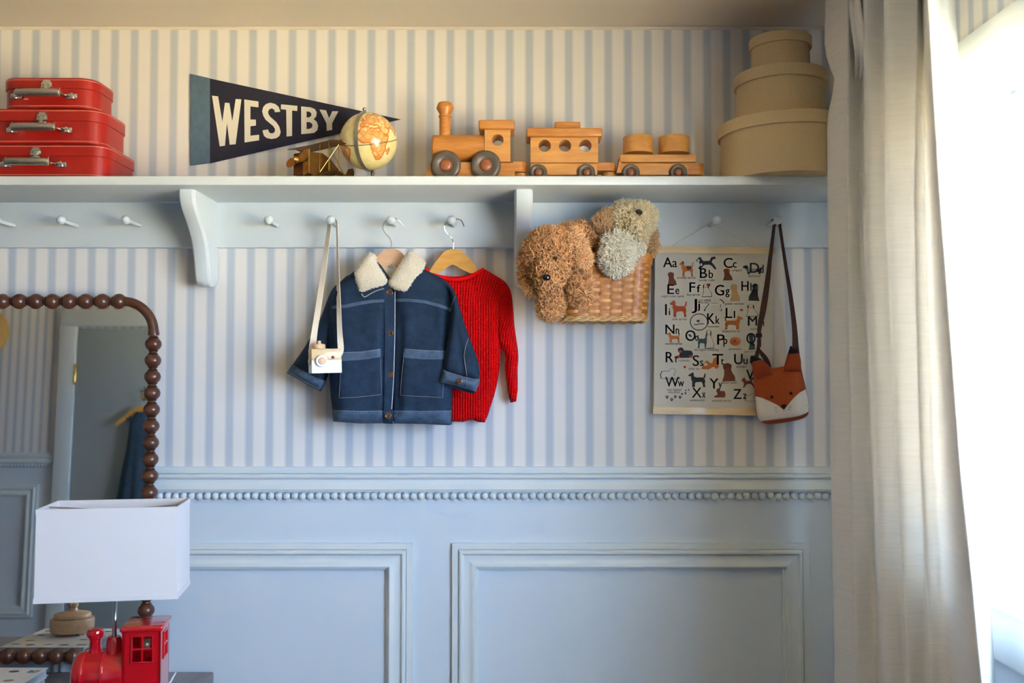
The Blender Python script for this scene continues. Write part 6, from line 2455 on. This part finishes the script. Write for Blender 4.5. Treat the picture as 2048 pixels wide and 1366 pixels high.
wall_with_window(cab, xa_, xb2, zc0, zr, wx0, wx1, wz0, wz1, lambda p, q: LM @ Vector((p[0], -CY + .005 * q, p[1])))
wall_with_window(cab, xa_, xb2, zc0, zr, wx0, wx1, wz0, wz1, lambda p, q: LM @ Vector((p[0], CY - .005 * q, p[1])))
wall_with_window(cab, -CY, CY, zc0, zr, -.016, .016, wz0, wz1, lambda p, q: LM @ Vector((xb2 - .005 * q, p[0], p[1])))
cab.prism([(-CY, zc0), (CY, zc0), (CY, zr), (-CY, zr)], lambda p, q: LM @ Vector((xa_ + .005 * q, p[0], p[1])))
lb = cab.build('cab', CERAMIC, lamp, angle=.5)
g = G(); g.box((xa_ - .004, -CY - .004, zr - .001), (xb2 + .004, CY + .004, zr2 - .001), .0035, 0, 3, LM)
g.build('cab_roof', CERAMIC, lamp)


def winframe(w0, w1, fn, name='window_frame'):
    g = G()
    zc, xc = (wz0 + wz1) / 2, (w0 + w1) / 2
    rr_ = .0024
    loop = [fn(*p) for p in [(w0, wz0), (xc, wz0), (w1, wz0), (w1, zc), (w1, wz1), (xc, wz1), (w0, wz1), (w0, zc)]]
    g.tube(loop, rr_, 10, closed=True)
    g.tube([fn(xc, wz0), fn(xc, wz1)], rr_ * .85, 8)
    g.tube([fn(w0, zc), fn(w1, zc)], rr_ * .85, 8)
    return g.build(name, CERAMIC, lamp)


winframe(wx0, wx1, lambda a, b: LM @ Vector((a, -CY, b)))
winframe(wx0, wx1, lambda a, b: LM @ Vector((a, CY, b)))
winframe(-.016, .016, lambda a, b: LM @ Vector((xb2, a, b)))
# boiler lying along x, two hoops, smoke box face
x0b = lx(150, .10, 0)
zt_b = lz(1302, 200, 0)
rb_ = .040
zc_b = zt_b - rb_
Mb = LM @ axis_matrix((x0b, 0, zc_b), (1, 0, 0))
g = G()
g.lathe([(0, -.004), (.020, -.003), (.032, 0), (rb_ - .003, .004), (rb_, .010), (rb_, xa_ - x0b + .001)], 40, Mb)
g.build('boiler', CERAMIC, lamp)
for pxh in (162, 203):
    xh = lx(pxh, .13, -.03) - x0b
    g = G(); g.lathe([(rb_ - .001, xh - .0035), (rb_ + .0022, xh - .002), (rb_ + .0028, xh), (rb_ + .0022, xh + .002), (rb_ - .001, xh + .0035)], 40, Mb, cap=False)
    g.build('boiler_hoop', CERAMIC, lamp)
fx = lx(190, .15, 0)
zf = lz(1257, 190, 0)
g = G(); g.lathe([(.0120, zt_b - .006), (.0108, zt_b + .002), (.0104, zf - .022), (.0125, zf - .018), (.0155, zf - .013), (.0160, zf - .008), (.0145, zf - .003), (.0095, zf), (0, zf + .0004)], 28, LM @ Matrix.Translation((fx, 0, 0)))
g.build('smoke_stack', CERAMIC, lamp)
g = G(); g.lathe([(.015, zt_b - .006), (.0142, zt_b + .002), (.0136, zt_b + .018), (.0120, zt_b + .024), (.0106, zt_b + .026), (0, zt_b + .026)], 28, LM @ Matrix.Translation((px0, 0, 0)))
g.build('steam_dome', CERAMIC, lamp)
g = G(); g.box((x0b - .004, -.042, .028), (xb2 + .008, .042, .064), .004, 0, 3, LM)
g.box((xb2 - .004, -.034, .058), (xb2 + .010, .034, .068), .003, 0, 2, LM)
g.build('chassis', CERAMIC, lamp)
g = G()
g.prism([(x0b - .004, .060), (x0b - .004, .006), (x0b - .032, .004), (x0b - .028, .012)], lambda p, q: LM @ Vector((p[0], -.034 + .068 * q, p[1])))
g.build('cow_catcher', CERAMIC, lamp, smooth=False)
for xw_, rw in ((x0b + .020, .020), (x0b + .068, .020), (xb2 - .034, .028)):
    for sy in (-1, 1):
        g = G(); g.lathe([(0, .001), (rw * .3, .001), (rw * .34, -.001), (rw * .75, -.001), (rw * .8, .002), (rw, .002), (rw, .009), (0, .009)], 24, LM @ axis_matrix((xw_, sy * .050, rw), (0, -sy, 0)))
        g.v = [tuple(p) for p in g.v]
        g.build('wheel', CERAMIC, lamp)
g = G()
c_ = [P(350, 1346, -.30), P(345, 1356, -.33), P(338, 1366, -.36), P(325, 1385, -.40)]
c_ = [Vector((p.x, p.y, max(p.z, TZ + .003))) for p in c_]
c_ = [Vector((PZ(351, 1346, TZ + .012).x, PZ(351, 1346, TZ + .012).y, TZ + .012)), PZ(345, 1356, TZ + .008), PZ(339, 1366, TZ + .003), PZ(322, 1376, TZ + .003), LM @ Vector((xb2 - .01, .02, .03))]
g.tube(catmull(c_, 5), .0022, 8)
g.build('power_cord', mat('clear_white_cord', (220, 222, 226), .25), lamp, label='pale power cord')

# ------------------------------------------------------------------ things on the wall seen in the mirror
hy3 = YB + .06
HX = -1.972
dh = thing('clothes_hanger', 'golden wooden hanger on the door hook, seen in the mirror', 'hanger', (HX, hy3, 1.55))
g = G()
pl = [(HX + a + 2.0, c) for a, c in [(-2.0, 1.535), (-2.03, 1.528), (-2.07, 1.500), (-2.14, 1.440), (-2.135, 1.424), (-2.07, 1.466), (-2.0, 1.497), (-1.93, 1.466), (-1.865, 1.424), (-1.86, 1.440), (-1.93, 1.500), (-1.97, 1.528)]]
g.prism(pl, lambda p, q: (p[0], hy3 + .012 * q, p[1]))
g.build('hanger_arms', HANGER2, dh, angle=.6)
g = G(); g.tube([Vector(p) for p in catmull([(HX, hy3 + .006, 1.53), (HX, hy3 + .006, 1.56), (HX - .012, hy3 + .006, 1.58), (HX, hy3 + .008, 1.597), (HX + .015, hy3 + .008, 1.585)], 5)], .0018, 6)
g.build('hook', CHROME, dh)
dr = thing('child_dress', 'dusty blue child dress hanging on the door, seen in the mirror', 'dress', (HX, hy3, 1.1))
BLUECLOTH = mat('dusty_blue_cloth', (52, 74, 92), .9, var=.15, vscale=30, bump=.2, bscale=400)
g = G()
vs, fs = [], []
rows_ = [(1.50, .030, .055), (1.475, .050, .078), (1.44, .062, .080), (1.38, .066, .07), (1.30, .072, .07), (1.20, .086, .08), (1.10, .098, .09), (1.00, .108, .10), (.95, .112, .10)]
nn = 48
for z, w, _d in rows_:
    for i in range(nn):
        a = 2 * math.pi * i / nn
        f = max(0, (1.42 - z)) / .5
        rr_ = 1 + .16 * f * math.sin(a * 9)
        vs.append((HX + w * rr_ * math.cos(a), hy3 + .012 + (.020 + .02 * f) * rr_ * math.sin(a), z))
for j in range(len(rows_) - 1):
    for i in range(nn):
        a, b = j * nn + i, j * nn + (i + 1) % nn
        fs.append((a, b, b + nn, a + nn))
g.add(vs, fs)
g.build('dress_body', BLUECLOTH, dr, angle=3.2)
for sx in (-1, 1):
    g = G()
    g.strap([(HX + sx * .050, hy3 - .004, 1.46), (HX + sx * .058, hy3 + .006, 1.495), (HX + sx * .050, hy3 + .02, 1.46)], [(HX + sx * .078, hy3 - .004, 1.45), (HX + sx * .084, hy3 + .006, 1.478), (HX + sx * .078, hy3 + .02, 1.45)], .002)
    g.build('shoulder_strap', BLUECLOTH, dr)
sh = thing('straw_hat', 'straw sun hat hanging on the striped wall, seen in the mirror', 'hat', (-2.85, YB, 1.9))
STRAW = mat('woven_straw', (206, 168, 104), .85, var=.15, vscale=90, stretch=(1, 1, 6), bump=.5, bscale=220)
g = G()
g.lathe([(.0, .12), (.03, .118), (.055, .105), (.070, .080), (.078, .030), (.082, .020), (.115, .010), (.135, .004), (.136, .0), (.114, .005), (.080, .014), (.074, .030), (.066, .078), (.052, .10), (0, .114)], 40, axis_matrix((-2.87, YB + .012, 1.93), (0, 1, .12)))
g.build('hat_crown', STRAW, sh)
